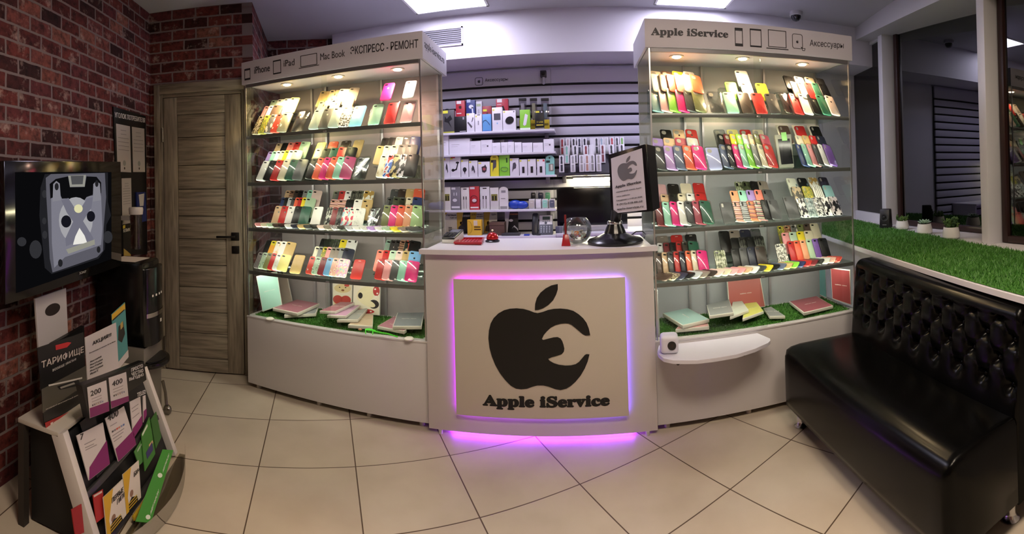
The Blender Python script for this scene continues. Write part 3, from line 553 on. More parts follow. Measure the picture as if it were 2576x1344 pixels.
# right showcase
cluster('r',0,'left end','q',[(1633,1769,212,'tea* ppk* lim* hpk* dgy* olv*'),(1636,1763,191,'crm brn cor* sal crm ora'),(1634,1746,181,'crm brn ylw wht')], light=True)
cluster('r',0,'left of centre','q',[(1778,1813,221,'clr*')], light=True)
cluster('r',0,'centre','s',[(1818,1951,224,'mnt* dbr* red* dgy*@'),(1822,1926,208,'lim wht ylw'),(1847,1886,178,'wht')])
cluster('r',0,'right end','s',[(1960,2098,229,'clr* red@ wht blk@ grn pal@'),(1985,2080,210,'tau wht red dgn blk'),(1968,2072,195,'blk wht crm dgy')])
cluster('r',1,'left end','q',[(1645,1770,367,'dgy* lil* slt* cor* hpk*'),(1638,1755,349,'lav tan rse sil*'),(1659,1752,327,'blk tan@ red@')], light=True)
cluster('r',1,'left of centre','q',[(1774,1806,371,'lvd*')], light=True)
cluster('r',1,'centre','q',[(1808,1946,363,'slt* blk* hpk* mnt* lim* gry* crm* red*'),(1802,1935,342,'blk* mrn* ylw* lim sil tan olv* rse'),(1794,1918,326,'clr ylc red crm')], light=True)
cluster('r',1,'right end','x',[(2000,2093,360,'nav mnt* pnk* dgy* wht* pur*'),(1998,2074,343,'crm gld red nvy'),(1957,2060,317,'brn# red# blk#')], light=True)
cluster('r',2,'left end','s',[(1645,1788,510,'mrn* mnt* hpk* wht* dgy* rse* dgn*'),(1660,1776,490,'tan* blk* crm* wht* red*'),(1645,1770,463,'ppk~ blk~ crm~ red~')])
cluster('r',2,'left of centre','x',[(1809,1838,508,'dgy')], light=True)
cluster('r',2,'centre','x',[(1840,1955,506,'stp stg sto sts blk dgy'),(1834,1942,480,'pch mnt lav sal dgy'),(1846,1930,458,'cam cmd blk tau')])
cluster('r',2,'right of centre','x',[(1970,1999,494,'dgy')])
cluster('r',2,'right end','x',[(2000,2104,498,'tig mrg flb wlf jok'),(1988,2091,469,'lio ylf feh tea'),(1976,2080,448,'mal bbl owl spc')], light=True)
cluster('r',3,'left end','s',[(1647,1779,635,'brn* tan* dgy* red* nvy* ora* crm* hpk*'),(1651,1758,612,'wht* mrn* blk red* dbr* grn*'),(1650,1751,591,'tau~ red~ blk~')], y0=2.762, dy=.064)
cluster('r',3,'left of centre','s',[(1794,1822,629,'cam')], y0=2.762)
cluster('r',3,'centre','s',[(1836,1923,623,'blk dgy nvy dbr'),(1836,1921,597,'bgs bkk bgs bkk'),(1806,1912,579,'blk tau nvy dgy')], y0=2.762, dy=.064)
cluster('r',3,'right of centre','s',[(1948,1974,613,'cmg')], y0=2.762)
cluster('r',3,'right end','s',[(1978,2080,604,'red cor pch sag pur blk'),(1964,2045,584,'pnk mpl ylw crm'),(1953,2059,566,'ylf brf gfl olv brn crm')], y0=2.762, dy=.064)
# flat row of cases fanned along the shelf edge
def flatrow(cab, sh, pa, pb, codes):
    sn = 'left' if cab == 'l' else 'right'; codes = codes.split(); n = len(codes); A, B = atz(*pa, SHZ[sh]+.01), atz(*pb, SHZ[sh]+.01)
    for i, c in enumerate(codes):
        x = A.x+(B.x-A.x)*(i+.5)/n; tilt = math.radians(13 if cab == 'l' else -13)
        pit = abs(B.x-A.x)/n; rz = math.radians(38); tl = math.asin(min(.5, .0108/(pit*math.cos(rz))))*(1 if cab == 'l' else -1)
        zc = SHZ[sh]+.0030+.035*abs(math.sin(tl))+.0095*math.cos(tl)
        M = Matrix.Translation((x, 2.652, zc)) @ Matrix.Rotation(rz if cab == 'r' else -rz, 4, 'Z') @ Matrix.Rotation(tl, 4, 'Y') @ Matrix.Rotation(-PI/2, 4, 'X')
        nm = c.rstrip('*'); w, h = .070, .108
        tot = codes.count(c); idx = [j for j in range(n) if codes[j] == c].index(i)
        pos = '' if tot == 1 else ', %s of %s' % (ORD[idx], ('','one','two','three','four','five','six','seven','eight')[tot])
        if pos and len(_desc[nm].split()) < 3: pos += ' from left'
        phone_case(nm, M, w, h, 's', '%s case lying flat on %s shelf edge%s, %s showcase' % (_desc[nm], SHN[sh], pos, sn), 'cases lying flat along the %s showcase shelf edge' % sn)
flatrow('l',2,(640,568),(1016,588),'pnk crm sag dbr blk mrb nvy gld dgy blk pal tau bgl bkk sil wht mrb lil wht sag ylw tau dgy')
flatrow('r',3,(1682,712),(2122,655),'brn glt dnv blk sil tau dbr pal crm ppk pnk tan wht dgy ylw blk slt gld lim nav red mrn bkk mrb pfl rfl')
# ================================================================ TABLET CASE BOXES ON THE GRASS
BORD = mat('#e3e0d6', .5)
def flatbox(quad, z, th, hx, label, side, par=None):
    """box lying flat: its top face from four photo corners (near-left, far-left, far-right, near-right) at height z"""
    P = [atz(x, y, z+.0125) for x, y in quad]; dy = max(0, 2.633-min(p.y for p in P)); P = [p+Vector((0,dy,0)) for p in P]; o = G().hexa([p-Vector((0,0,th)) for p in P]+P, bev=.0015).make('tablet_case_box', BORD)
    tag(o, label, 'tablet case box', 'boxed tablet cases in the bottom of the %s showcase' % side)
    c = sum(P, Vector())/4; Q = [c+(p-c)*.955 for p in P]; G().prism([q+Vector((0,0,.0005)) for q in Q], (0,0,.0006)).make('cover', mat(hx, .4), o, smooth=0)
    ax = (P[3]-P[0]).normalized(); uy = (P[1]-P[0]).normalized(); lm = mat('#e9e6e0', .4)
    text('tablet case', lm, c-ax*.045+Vector((0,0,.0012)), ax, uy, .09, .007, o)
    return o
def standbox(quad, Pn, N, th, hx, label, side, logo=True, border=True):
    """box standing up: front face from photo corners TL, TR, BR, BL on the plane Pn,N"""
    P = [at(x, y, Pn, N) for x, y in quad]; n = Vector(N).normalized(); n = n if n.dot(EYE-P[0]) < 0 else -n
    zm = min(min(p.z for p in P), min((p+n*th).z for p in P)); xm = min(min(p.x for p in P), min((p+n*th).x for p in P)); sh = Vector((max(0, (-2.126 if side == 'left' else .43)-xm), 0, max(0, GT+.001-zm))); P = [p+sh for p in P]
    o = G().prism(P, n*th, bev=.0015).make('tablet_case_box', BORD); tag(o, label, 'tablet case box', 'boxed tablet cases in the bottom of the %s showcase' % side)
    c = sum(P, Vector())/4; Q = [c+(p-c)*.955 for p in P]; G().prism([q-n*.0004 for q in Q], -n*.0005).make('cover', mat(hx, .4), o, smooth=0)
    if logo: ax = (P[1]-P[0]).normalized(); uy = (P[0]-P[3]).normalized(); text('tablet case', mat('#eae2dc', .4), c-ax*.04-n*.0012, ax, uy, .08, .007, o)
    return o, P, n
GT = BZ+.0165
flatbox([(697,800),(709,786),(786,779),(779,796)], GT-.0125+.022, .02, '#8a8f92', 'slate grey box under the dark pink box, left showcase floor', 'left')
flatbox([(686,775),(747,753.5),(804,763.5),(748,788)], GT-.0125+.046, .02, '#a26a78', 'dark pink tablet box lying across a slate grey box, left showcase', 'left')
flatbox([(874,818),(911,788),(938,792),(936,822)], GT-.0125+.0215, .020, '#c0aa90', 'sand coloured box, rightmost of the fan of four in left showcase', 'left')
flatbox([(830,814),(880,788),(912,783),(884,814)], GT-.0125+.0435, .018, '#9a9c98', 'grey box third in the fan of four in left showcase', 'left')
flatbox([(792,808),(851,783),(881,781),(841,811)], GT-.0125+.0640, .017, '#c095b4', 'mauve box second in the fan of four in left showcase', 'left')
flatbox([(763,801),(822,776.5),(859,778),(804,803)], GT-.0125+.0845, .018, '#a06673', 'dusky red box topmost in the fan of four in left showcase', 'left')
flatbox([(944,824),(989,798),(1019,832),(1012,837)], GT-.0125+.0215, .019, '#a7707f', 'pink box half hidden under a slate box at right, left showcase', 'left')
flatbox([(981,826),(994,791),(1062,790),(1055,826)], GT-.0125+.043, .019, '#7f868b', 'slate box on top of a pink box at right end, left showcase', 'left')
LB = Vector((-2.10,2.66,0)); 
NA = Vector((.80,-.60,.16)).normalized()
pa = Vector((-2.06,2.70,GT+.003))
standbox([(636,706),(688,693),(701,778),(652,795)], pa, (.55,-.82,.16), .018, '#a9dcd0', 'tall mint green box leaning in the left corner of left showcase', 'left')
standbox([(695,697),(722,699),(735,764),(707,770)], (-1.75,2.945,GT+.003), (.12,-.96,.2), .012, '#b3a59a', 'tall taupe box standing behind the mint green box', 'left', False)
def cartoon(quad, Pn, N, label, kind):
    o, P, n = standbox(quad, Pn, N, .014, '#efe7d4', label, 'left', False); ax = (P[1]-P[0]); uy = (P[0]-P[3])
    def pt(u, v): return P[3]+ax*u+uy*v-n*.0014
    def blob(cu, cv, ru, rv, hx, nm, k=18, d=.0004, rot=0):
        pts = []
        for i in range(k):
            a = 2*PI*i/k; x, y = ru*math.cos(a), rv*math.sin(a); pts.append(pt(cu+x*math.cos(rot)-y*math.sin(rot), cv+x*math.sin(rot)+y*math.cos(rot))-n*d)
        G().prism(pts, -n*.0003).make(nm, mat(hx, .45), o, smooth=0)
    if kind == 'bear':
        blob(.5,.80,.42,.17,'#e3cf9c','bear_head'); blob(.5,.25,.42,.24,'#dcc491','bear_body'); blob(.27,.36,.25,.17,'#bf4a42','red_heart',d=.0008); blob(.67,.36,.25,.17,'#bf4a42','red_heart',d=.0008)
        blob(.36,.84,.04,.022,'#3a2a1c','eye',10,.0008); blob(.66,.84,.04,.022,'#3a2a1c','eye',10,.0008); blob(.52,.73,.08,.04,'#8a5a34','nose',12,.0008); blob(.72,.93,.13,.055,'#c2473f','red_bow',12,.0008)
    else:
        blob(.46,.66,.34,.26,'#ece2bd','cream_patch',rot=.5); blob(.78,.35,.19,.15,'#191818','black_patch',d=.0008); blob(.28,.62,.085,.105,'#222020','black_patch',d=.0012); blob(.86,.80,.12,.17,'#b83a38','red_patch',d=.0008)
        blob(.45,.10,.36,.08,'#b83a38','red_patch',d=.0008); blob(.55,.38,.30,.11,'#ece2bd','cream_patch',d=.0012,rot=-.3)
        for u, v in ((.82,.86),(.9,.72),(.86,.62),(.2,.1),(.5,.08),(.68,.1)): blob(u,v,.035,.028,'#f3efe4','white_dot',10,.0013)
cartoon([(837,712),(887,714),(885,777),(837,776)], (0,2.93,0), (0,1,-.08), 'tablet case box printed with a toy bear holding red hearts', 'bear')
cartoon([(889,716),(957,719),(955,795),(887,789)], (0,2.905,0), (0,1,-.08), 'tablet case box printed with cream, black and spotted red patches', 'abstract')
def disc(px, py, side, lab):
    p = atz(px, py, GT+.008); t = tag(G().lathe([(.0,0),(.028,0),(.028,.006),(.022,.011),(0,.012)], 20, c=(p.x,p.y,BZ+.004)).make('puck', mat('#e9e6dc', .4)), lab, 'puck', 'round white pucks on the grass')
disc(679,796,'left','round white puck on grass at the front left of left showcase'); disc(1029,845,'left','round white puck on grass at the front right of left showcase')
lz = [atz(x, y, GT+.024) for x, y in ((906,829),(920,829),(938,831),(955,835),(975,838),(990,843),(1000,846))]
liz = tag(G().tube([Vector(p)-Vector((0,0,.004)) for p in lz[2:]], .0035, 6).make('toy_lizard', mat('#54e83c', .35)), 'bright green toy lizard on the grass near the slate box', 'toy')
G().ball(lz[0], .010, 1.3, 1, .6).make('head', mat('#9a6a4a', .4), liz); G().ball((lz[1]+lz[2])/2, .013, 2.2, 1, .55).make('body', mat('#54e83c', .35), liz)
for p, s in ((lz[1],1),(lz[1],-1),(lz[2],1),(lz[2],-1)): G().tube([p, p+Vector((.006,-.016*s,-.004)), p+Vector((.010,-.024*s,-.018))], .003, 6).make('leg', mat('#54e83c', .35), liz)
# right showcase
flatbox([(1699,829),(1714,812),(1777,800),(1784,821)], GT-.0125+.0225, .019, '#c99a97', 'rosy box under the pale teal box, right showcase floor', 'right')
flatbox([(1674,799),(1739,785),(1796,815),(1727,832)], GT-.0125+.046, .020, '#a3c6c3', 'pale teal box on top at the left, right showcase floor', 'right')
flatbox([(1942,800),(1926,779),(1945,775),(1982,799)], GT-.0125+.0215, .017, '#8b8d8c', 'flat grey box, rightmost of the fan, right showcase floor', 'right')
flatbox([(1893,823),(1896,777),(1925,773),(1948,801)], GT-.0125+.042, .016, '#d6d873', 'lemon yellow box in the fan, right showcase floor', 'right')
flatbox([(1866,824),(1870,780),(1895,777),(1915,803)], GT-.0125+.062, .016, '#cdd6c8', 'pale mint box in the fan, right showcase floor', 'right')
flatbox([(1819,829),(1808,796),(1868,779),(1885,818)], GT-.0125+.083, .017, '#8c8f8e', 'grey box topmost of the fan, right showcase floor', 'right')
flatbox([(2028,790),(1990,761),(2059,747),(2102,772)], GT-.0125+.0215, .018, '#9a525c', 'dark red box lying alone on grass, right showcase', 'right')
standbox([(1829,711),(1913,701),(1926,777),(1834,786)], (1.05,2.93,GT+.003), (0,-.97,.22), .016, '#b8625c', 'large coral red box leaning on the back, right showcase', 'right')
nr = Vector((-.72,-.69,0)); 
standbox([(2089,674),(2138,680),(2141,768),(2094,752)], (1.50,2.82,GT+.004), nr, .016, '#9a4447', 'dark red box standing upright at the right end, right showcase', 'right')
standbox([(2061,672),(2076,674),(2079,750),(2062,742)], (1.58,2.93,GT+.004), (-.6,-.8,0), .014, '#5b8f93', 'dull teal box standing behind the upright dark red box', 'right', False)
pl_ = [atz(x, y, GT) for x, y in ((1676,852),)]
tag(G().hexa([(.428,2.66,BZ+.006),(.446,2.66,BZ+.006),(.446,2.70,BZ+.006),(.428,2.70,BZ+.006),(.424,2.66,.76),(.440,2.66,.76),(.440,2.70,.76),(.424,2.70,.76)]).make('plank', mat('#b9bbbb', .5)), 'narrow pale plank leaning in the left corner of right showcase', 'plank')
# display box with a hanging green tab on the second shelf
q = [(1949,340),(1990,338),(1998,421),(1961,423)]
P = [at(x, y, (1.2,2.735,SHZ[1]+.022), (0,-.93,.36)) for x, y in q]; n = Vector((0,.93,-.36))
zm = min(min(p.z, (p+n*.02).z) for p in P); P = [p+Vector((0,0,max(0, SHZ[1]+.001-zm))) for p in P]
db = tag(G().prism(P, n*.02, bev=.001).make('display_box', mat('#8d8f86', .5)), 'grey display box with black window and green hang tab, right showcase', 'display box')
c = sum(P, Vector())/4; ax = (P[1]-P[0]); uy = (P[0]-P[3]); f0 = -n*.0008
G().prism([P[3]+ax*.14+uy*.09+f0, P[3]+ax*.86+uy*.09+f0, P[3]+ax*.86+uy*.86+f0, P[3]+ax*.14+uy*.86+f0], f0).make('black_window', mat('#1c1d20', .2), db)
G().prism([P[3]+ax*.38+uy*.80+f0*3, P[3]+ax*.70+uy*.80+f0*3, P[3]+ax*.70+uy*1.06+f0*3, P[3]+ax*.38+uy*1.06+f0*3], f0).make('green_tab', mat('#8fcf7a', .4), db)
# ================================================================ COUNTER
CY = 2.58; CTW = mat('#cdc6c6', .42); CTOP = mat('#dcd9e2', .3)
ct = thing('counter', 'white reception counter with glowing purple sign between the showcases', 'counter', (-.22,2.8,0))
G().box(-.846,.406,CY-.002,2.592,.023,1.0,.002).box(-.836,-.818,2.592,3.02,.023,1.0).box(.382,.40,2.592,3.02,.023,1.0).box(-.82,.385,CY+.04,3.0,.96,.985).make('body', CTW, ct)
G().prism([(-.868,2.535,1.0),(.425,2.535,1.0),(.425,2.592,1.0),(.398,2.592,1.0),(.398,3.06,1.0),(-.836,3.06,1.0),(-.836,2.592,1.0),(-.868,2.592,1.0)], (0,0,.026)).make('top', CTOP, ct)
sx_ = aty(1437,660,CY).x; G().box(sx_-.0015,sx_+.0015,CY-.0006,CY+.001,.86,1.0).make('seam', mat('#8d8790', .6), ct)
for fx in (-.78,.35): G().cyl((fx,CY+.005,0),(fx,CY+.005,.024),.012).make('foot', mat('#bdb8b4', .5), ct)
SP = CY-.034
sq = [aty(1142,699,SP), aty(1574,702,SP), aty(1581,1049,SP), aty(1146,1041,SP)]
X0, X1 = (sq[0].x+sq[3].x)/2, (sq[1].x+sq[2].x)/2; Z1, Z0 = (sq[0].z+sq[1].z)/2, (sq[2].z+sq[3].z)/2
sg = G().box(X0,X1,SP,SP+.012,Z0,Z1,.001).make('sign_board', mat('#c9c0b4', .5), ct)
for bx in (X0+.1, X1-.1):
    for bz in (Z0+.1, Z1-.1): G().cyl((bx,SP+.012,bz),(bx,CY,bz),.01).make('spacer', ALU, sg)
ap = [(800,372),(845,362),(890,345),(940,335),(1000,332),(1060,338),(1110,352),(1155,380),(1195,415),(1225,455),(1245,505),(1257,562),(1215,565),(1190,552),(1165,530),(1130,500),(1095,472),(1070,462),(1040,459),(1000,463),(955,475),(915,497),(880,530),(855,560),(838,597),(850,605),(900,592),(940,582),(975,580),(1000,592),(1015,615),(1025,645),(1033,680),(1028,705),(1010,727),(970,740),(925,752),(892,768),(905,785),(940,805),(985,820),(1040,827),(1090,825),(1130,815),(1160,795),(1185,765),(1210,735),(1225,728),(1250,730),(1235,790),(1210,850),(1175,910),(1130,965),(1090,1000),(1050,1025),(1000,1037),(950,1028),(900,1008),(850,997),(800,997),(760,1007),(710,1025),(660,1030),(615,1025),(570,1000),(520,950),(475,890),(435,820),(405,745),(385,670),(375,590),(380,520),(395,460),(420,415),(460,375),(510,347),(560,334),(620,330),(680,336),(730,350),(770,366)]
lf = [(778,345),(780,290),(795,240),(825,195),(870,158),(920,132),(976,120),(976,165),(962,210),(935,260),(895,300),(850,328),(810,342)]
def lpt(p): return (p[0]/3.446+1120, p[1]/3.446+680)
APP = [aty(*lpt(p), SP-.0005) for p in ap]; LFP = [aty(*lpt(p), SP-.0005) for p in lf]
G().prism(APP, (0,-.004,0)).make('fruit_emblem', BLK, sg, smooth=0); G().prism(LFP, (0,-.004,0)).make('leaf_emblem', BLK, sg, smooth=0)
textpx(MB_('Apple iService'), BLK, (1216,1026), (1532,1026), 32, (0,SP,0), (0,-1,0), sg, .055, .0012)
lw = .006
def led(nm, x0, x1, z0, z1, hx, s): return G().box(x0,x1,SP+.014,SP+.018,z0,z1).make(nm, emit(hx, s), sg)
for k in range(6):
    f0_, f1_ = k/6, (k+1)/6; xa, xb = X0+.012+(X1-X0-.024)*f0_, X0+.012+(X1-X0-.024)*f1_; hx = ['#ff2ae0','#fb36f0','#e84cff','#d85cff','#c070ff','#a070ff'][k]
    led('led_strip', xa, xb, Z1-.016, Z1-.008, hx, 16)
    led('led_strip', xa, xb, Z0+.008, Z0+.016, ['#c43cff','#b440ff','#a848ff','#9c50ff','#9058ff','#8458ff'][k], 13)
led('led_strip', X0+.008, X0+.016, Z0+.02, Z1-.02, '#d020ff', 15); led('led_strip', X1-.016, X1-.008, Z0+.02, Z1-.02, '#7248ff', 18)
G().box(-.72,.28,CY+.034,CY+.042,.017,.0225).make('floor_led_strip', emit('#a234ff', 60), ct)
# ---------------------------------------------------------------- things on the counter
TZ = 1.027
p = atz(1122,604,TZ); pt_ = thing('card_terminal', 'black and grey card payment terminal on the left end of counter', 'card terminal', (-.765,2.90,TZ), math.radians(-6))
G().hexa([(-.042,-.09,0),(.042,-.09,0),(.042,.09,0),(-.042,.09,0),(-.040,-.085,.030),(.040,-.085,.030),(.040,.085,.062),(-.040,.085,.062)], bev=.005).make('housing', mat('#b9b7b4', .4), pt_, True)
G().hexa([(-.041,-.09,.022),(.041,-.09,.022),(.040,.086,.05),(-.040,.086,.05),(-.040,-.088,.035),(.040,-.088,.035),(.040,.085,.068),(-.040,.085,.068)], bev=.004).make('face', mat('#17171a', .3), pt_, True)
G().hexa([(-.03,.01,.0535),(.03,.01,.0535),(.03,.07,.065),(-.03,.07,.065),(-.03,.01,.0555),(.03,.01,.0555),(.03,.07,.067),(-.03,.07,.067)]).make('screen', mat('#5b5f63', .2), pt_, True)
for i in range(3):
    for j in range(4):
        y = -.07+.018*j; z = .0385+ (y+.088)*.19; G().box(-.03+.022*i,-.014+.022*i,y,y+.011,z,z+.003,.001).make('key', mat('#3a3b40', .4), pt_, True)
G().tube([(-.04,.05,.05),(-.058,.04,.05),(-.062,.0,.035),(-.055,-.03,.02),(-.042,-.03,.03)], .003).make('strap', BLK, pt_, True)
REDP = mat('#a5222c', .25)
tr = [(1141,609),(1157,597),(1219,597),(1212,610)]; P = [atz(x, y, TZ+.016) for x, y in tr]; cc = sum(P, Vector())/4
tray = thing('coin_tray', 'red plastic coin tray on counter between terminal and bell', 'coin tray', (cc.x,cc.y,TZ))
dwn = Vector((0,0,-.016)); G().hexa([cc+(p-cc)*.93+dwn for p in P]+[cc+(p-cc)*.97+dwn*.55 for p in P]).make('base', REDP, tray)
g = G()
for a, b in zip(P, P[1:]+P[:1]):
    a2, b2 = cc+(a-cc)*.88, cc+(b-cc)*.88; g.hexa([a+dwn*.6, b+dwn*.6, b2+dwn*.6, a2+dwn*.6, a, b, b2, a2])
g.make('rim', REDP, tray)
for k in range(6):
    u0, u1 = .14+.12*k, .18+.12*k; A = lambda u, v: P[0]+(P[3]-P[0])*u+(P[1]-P[0])*v+(P[2]-P[1]-P[3]+P[0])*u*v+dwn*.5
    G().hexa([A(u0,.15),A(u1,.15),A(u1,.85),A(u0,.85)]+[A(u0,.15)-dwn*.2,A(u1,.15)-dwn*.2,A(u1,.85)-dwn*.2,A(u0,.85)-dwn*.2]).make('rib', REDP, tray)
p = atz(1239,608,TZ); bl = thing('service_bell', 'red service bell on black base standing on the counter', 'bell', (p.x,p.y,TZ))
G().lathe([(0,0),(.044,0),(.045,.006),(.034,.014),(0,.016)], 32).make('base', mat('#17151c', .2), bl, True); G().lathe([(.036,.016),(.037,.022),(.034,.036),(.026,.048),(.012,.056),(0,.058)], 32).make('dome', mat('#b01f22', .15, .4), bl, True); G().lathe([(.004,.057),(.004,.066),(.008,.068),(.006,.074),(0,.075)], 16).make('button', mat('#c7b7a5', .2, 1), bl, True)
p = atz(1424,618,TZ); st = thing('price_stand', 'small red stand with a narrow upright card beside fish bowl', 'stand', (p.x,p.y,TZ))
G().hexa([(-.025,-.02,0),(.025,-.02,0),(.025,.02,0),(-.025,.02,0),(-.014,-.004,.062),(.014,-.004,.062),(.014,.008,.062),(-.014,.008,.062)], bev=.001).make('base', REDP, st, True); G().box(-.006,.005,-.001,.004,.058,.172).make('upright_card', mat('#7d2028', .3), st, True)
for z in (.02,.034): G().box(-.012,.012,-.0165+z*.2,-.0145+z*.2,z,z+.004).make('print', mat('#e9dcd8', .4), st, True)
p = atz(1453,612,TZ); fb = thing('fish_bowl', 'round glass fish bowl half filled with small coloured items', 'bowl', (p.x,p.y,TZ))
CLG = glass('#f4f6f4', .05, .01, 1.1, 'bowl')
prof = [(.030,.002),(.052,.012),(.074,.038),(.084,.072),(.080,.105),(.064,.135),(.053,.146)]
G().lathe([(0,.001)]+prof+[(.051,.146)]+[(r-.003,z) for r, z in prof[::-1][1:]]+[(0,.005)], 40).make('glass', CLG, fb, True)
rg = random.Random(5)
for k in range(42):
    a = rg.random()*2*PI; r = .052*math.sqrt(rg.random()); z = .014+.045*rg.random()+r*.16; hx = rg.choice(['#cfc9bd','#8f9a8f','#b9b3ad','#6fa08c','#b0454a','#d77f46','#50555a','#dcd6c8'])
    M = Matrix.Translation((r*math.cos(a), r*math.sin(a), z)) @ Matrix.Rotation(rg.random()*3, 4, (rg.random()-.5,rg.random()-.5,rg.random()))
    G().box(-.010,.010,-.006,.006,-.004,.004,.001,M=M).make('candy', mat(hx, .35), fb, True)
# monitor with a printed sheet on a round black foot
DKS = mat('#101014', .22); p0 = atz(1549,617,TZ); ms = thing('display_monitor', 'black monitor on a round base showing a printed shop notice', 'monitor', (.22,2.72,TZ))
G().lathe([(.0,0),(.155,0),(.160,.012),(.150,.024),(.100,.040),(.062,.058),(.052,.085),(.044,.10),(.040,.112),(0,.114)], 48, c=(.215,2.725,TZ)).make('base', DKS, ms)
G().lathe([(.040,.105),(.044,.112),(.044,.120),(.040,.126)], 40, c=(.215,2.725,TZ)).make('chrome_ring', mat('#dcdce0', .1, 1), ms)
G().cyl((.215,2.725,TZ+.10),(.225,2.68,TZ+.19),.030,.030,24).make('neck', DKS, ms)
mq = [(1531,389),(1621,363),(1637,532),(1537,541)]
Am, Bm = aty(1534,465,2.70), aty(1629,448,2.475); MN = Vector(((Bm-Am).y, -(Bm-Am).x, 0)).normalized()
if MN.dot(EYE-Am) < 0: MN = -MN
mp_ = [at(x, y, Am, MN) for x, y in mq]
sc = G().prism(mp_, -MN*.02, bev=.002).make('screen_frame', DKS, ms)
back = [at(x, y, Am-MN*.075, MN) for x, y in ((1560,385),(1648,368),(1660,523),(1566,538))]
G().prism([p-MN*.02 for p in mp_][::-1]+[], MN*0.0001).raw([*[p-MN*.02 for p in mp_], *back], [(0,1,5,4),(1,2,6,5),(2,3,7,6),(3,0,4,7),(4,5,6,7)]).make('rear_housing', mat('#15141c', .45), ms)
sh = [(1537,399),(1615,373),(1627,528),(1544,537)]; shp = [at(x, y, Am+MN*.0006, MN) for x, y in sh]; sheet = G().prism(shp, MN*.0006).make('printed_sheet', mat('#d2cddd', .5), ms)
GRY = mat('#6d6b76', .5); sxv, syv = shp[1]-shp[0], shp[0]-shp[3]
def onsheet(u, v): return shp[3]+(shp[2]-shp[3])*u+((shp[0]-shp[3])*(1-u)+(shp[1]-shp[2])*u)*v+MN*.0014
ax0, ax1, az0, az1 = X0, X1, Z0, Z1
for pts, nm in ((APP,'fruit_emblem'),(LFP,'leaf_emblem')):
    G().prism([onsheet(.20+.62*(q.x-APP[70].x)/(APP[11].x-APP[70].x), .54+.40*(q.z-min(a.z for a in APP))/(max(a.z for a in LFP)-min(a.z for a in APP))) for q in pts], MN*.0005).make(nm, GRY, sheet, smooth=0)
def shtext(s, u0, u1, v, hv, m, bold=0): text(s, m, onsheet(u0, v), onsheet(u1, v)-onsheet(u0, v), onsheet(u0, v+.1)-onsheet(u0, v), (onsheet(u1, v)-onsheet(u0, v)).length, (onsheet(u0, v+hv)-onsheet(u0, v)).length, sheet, bold)
shtext(MB_('Apple iService'), .10, .90, .435, .055, mat('#4d4a55', .5), .02); shtext('сервисный центр Apple', .12, .90, .355, .03, GRY); shtext('часы работы:', .12, .55, .275, .03, GRY); shtext('Ежедневно с 11:00 до 20:00', .12, .90, .205, .03, GRY); shtext('8 (915)-318-88-68', .12, .90, .125, .04, GRY, .01); shtext('apple-iservice.ru', .12, .92, .04, .045, GRY, .012)
# cable looping behind the monitor foot
tag(G().tube([aty(x, y, 2.98) for x, y in ((1585,603),(1588,592),(1600,583),(1616,582),(1625,590),(1620,600))], .004).make('cable', mat('#16161a', .4)), 'black cable loop lying behind the monitor base', 'cable')
# ================================================================ BACK WALL: SLATTED PANELS, SHELVES, GOODS
SLW = mat('#b9b6c6', .5); YW = 4.29
def slatwall(x0, x1, label):
    t = thing('slatwall_panel', label, 'slatted panel', ((x0+x1)/2,4.31,0), 0, 'slatted wall panels')
    G().box(x0,x1,4.312,4.328,.06,2.40).make('backing', mat('#100f16', .7), t)
    g = G(); z = 2.2475
    g.box(x0,x1,YW,4.312,z+.011,2.40,.001)
    while z > .1:
        g.box(x0,x1,YW,4.312,max(.06,z-.0935+.011),z-.011,.001); z -= .0935
    g.make('slats', SLW, t)
slatwall(-2.1,-.2005,'left slatted white wall panel behind the counter'); slatwall(-.1995,1.55,'right slatted white wall panel behind the counter')
WL = at(1112,300,(0,4.2,0),(0,1,0)).x
M_ = mat
def wtext(s, a, b, h, y, m=None, par=None, bold=0): return textpx(s, m or INK, a, b, h, (0,y,0), (0,-1,0), par, bold)
sgn = thing('wall_sign', 'small accessories sign lettering above the slatted shelves', 'sign', (-.75,4.288,2.3))
P0 = aty(1196,215,4.288); gx = aty(1214,195,4.288); g = G(); c = [(p[0],p[2]) for p in rr(gx.x-P0.x, gx.z-P0.z, .012, 3, (gx.x-P0.x)/2, (gx.z-P0.z)/2)]; outline(g, c, .004, P0); g.make('pictogram', INK, sgn); apple(INK, Matrix.Translation(P0+Vector(((gx.x-P0.x)/2,0,(gx.z-P0.z)/2))), .028, sgn)
wtext('Аксессуары', (1220,208), (1278,205), 10, 4.288, None, sgn, .01)
p = aty(1367,187,4.26); wc = thing('wall_camera', 'small dark square camera high on the slatted wall', 'camera', p)
G().box(p.x-.027,p.x+.027,4.235,4.285,p.z-.027,p.z+.03,.004).make('housing', M_('#2c2a33',.4), wc); G().cyl((p.x,4.236,p.z),(p.x,4.228,p.z),.016).make('lens', M_('#0c0c10',.1), wc); G().cyl((p.x,4.26,p.z-.027),(p.x,4.262,p.z-.07),.012).ball((p.x,4.262,p.z-.075),.016).make('bracket', M_('#b7b4c2',.4), wc)
SHM = mat('#cfccd8', .45); YS = 4.03
shz = [1.822, 1.632, 1.436, 1.150]; shb = ['top','second','third','lowest']
for z, nm, xr in zip(shz, shb, (-.168,-.165,-.165,-.172)):
    t = thing('wall_shelf', '%s white shelf on the left slatted panel' % nm, 'shelf', (-.7,4.15,z), 0, 'white shelves on the left slatted panel')
    G().box(-1.9,xr,YS-.005,YW-.002,z-.018,z,.001).make('board', SHM, t)
    for bx in (-1.5,-.245): G().box(bx-.016,bx+.016,4.20,YW-.003,z-.075,z-.0185,.002).make('bracket', M_('#7a7682',.4,.5), t)
dk = thing('back_desk', 'white desk along the back wall under the shelves', 'desk', (-.6,4.1,0)); DZ = .935
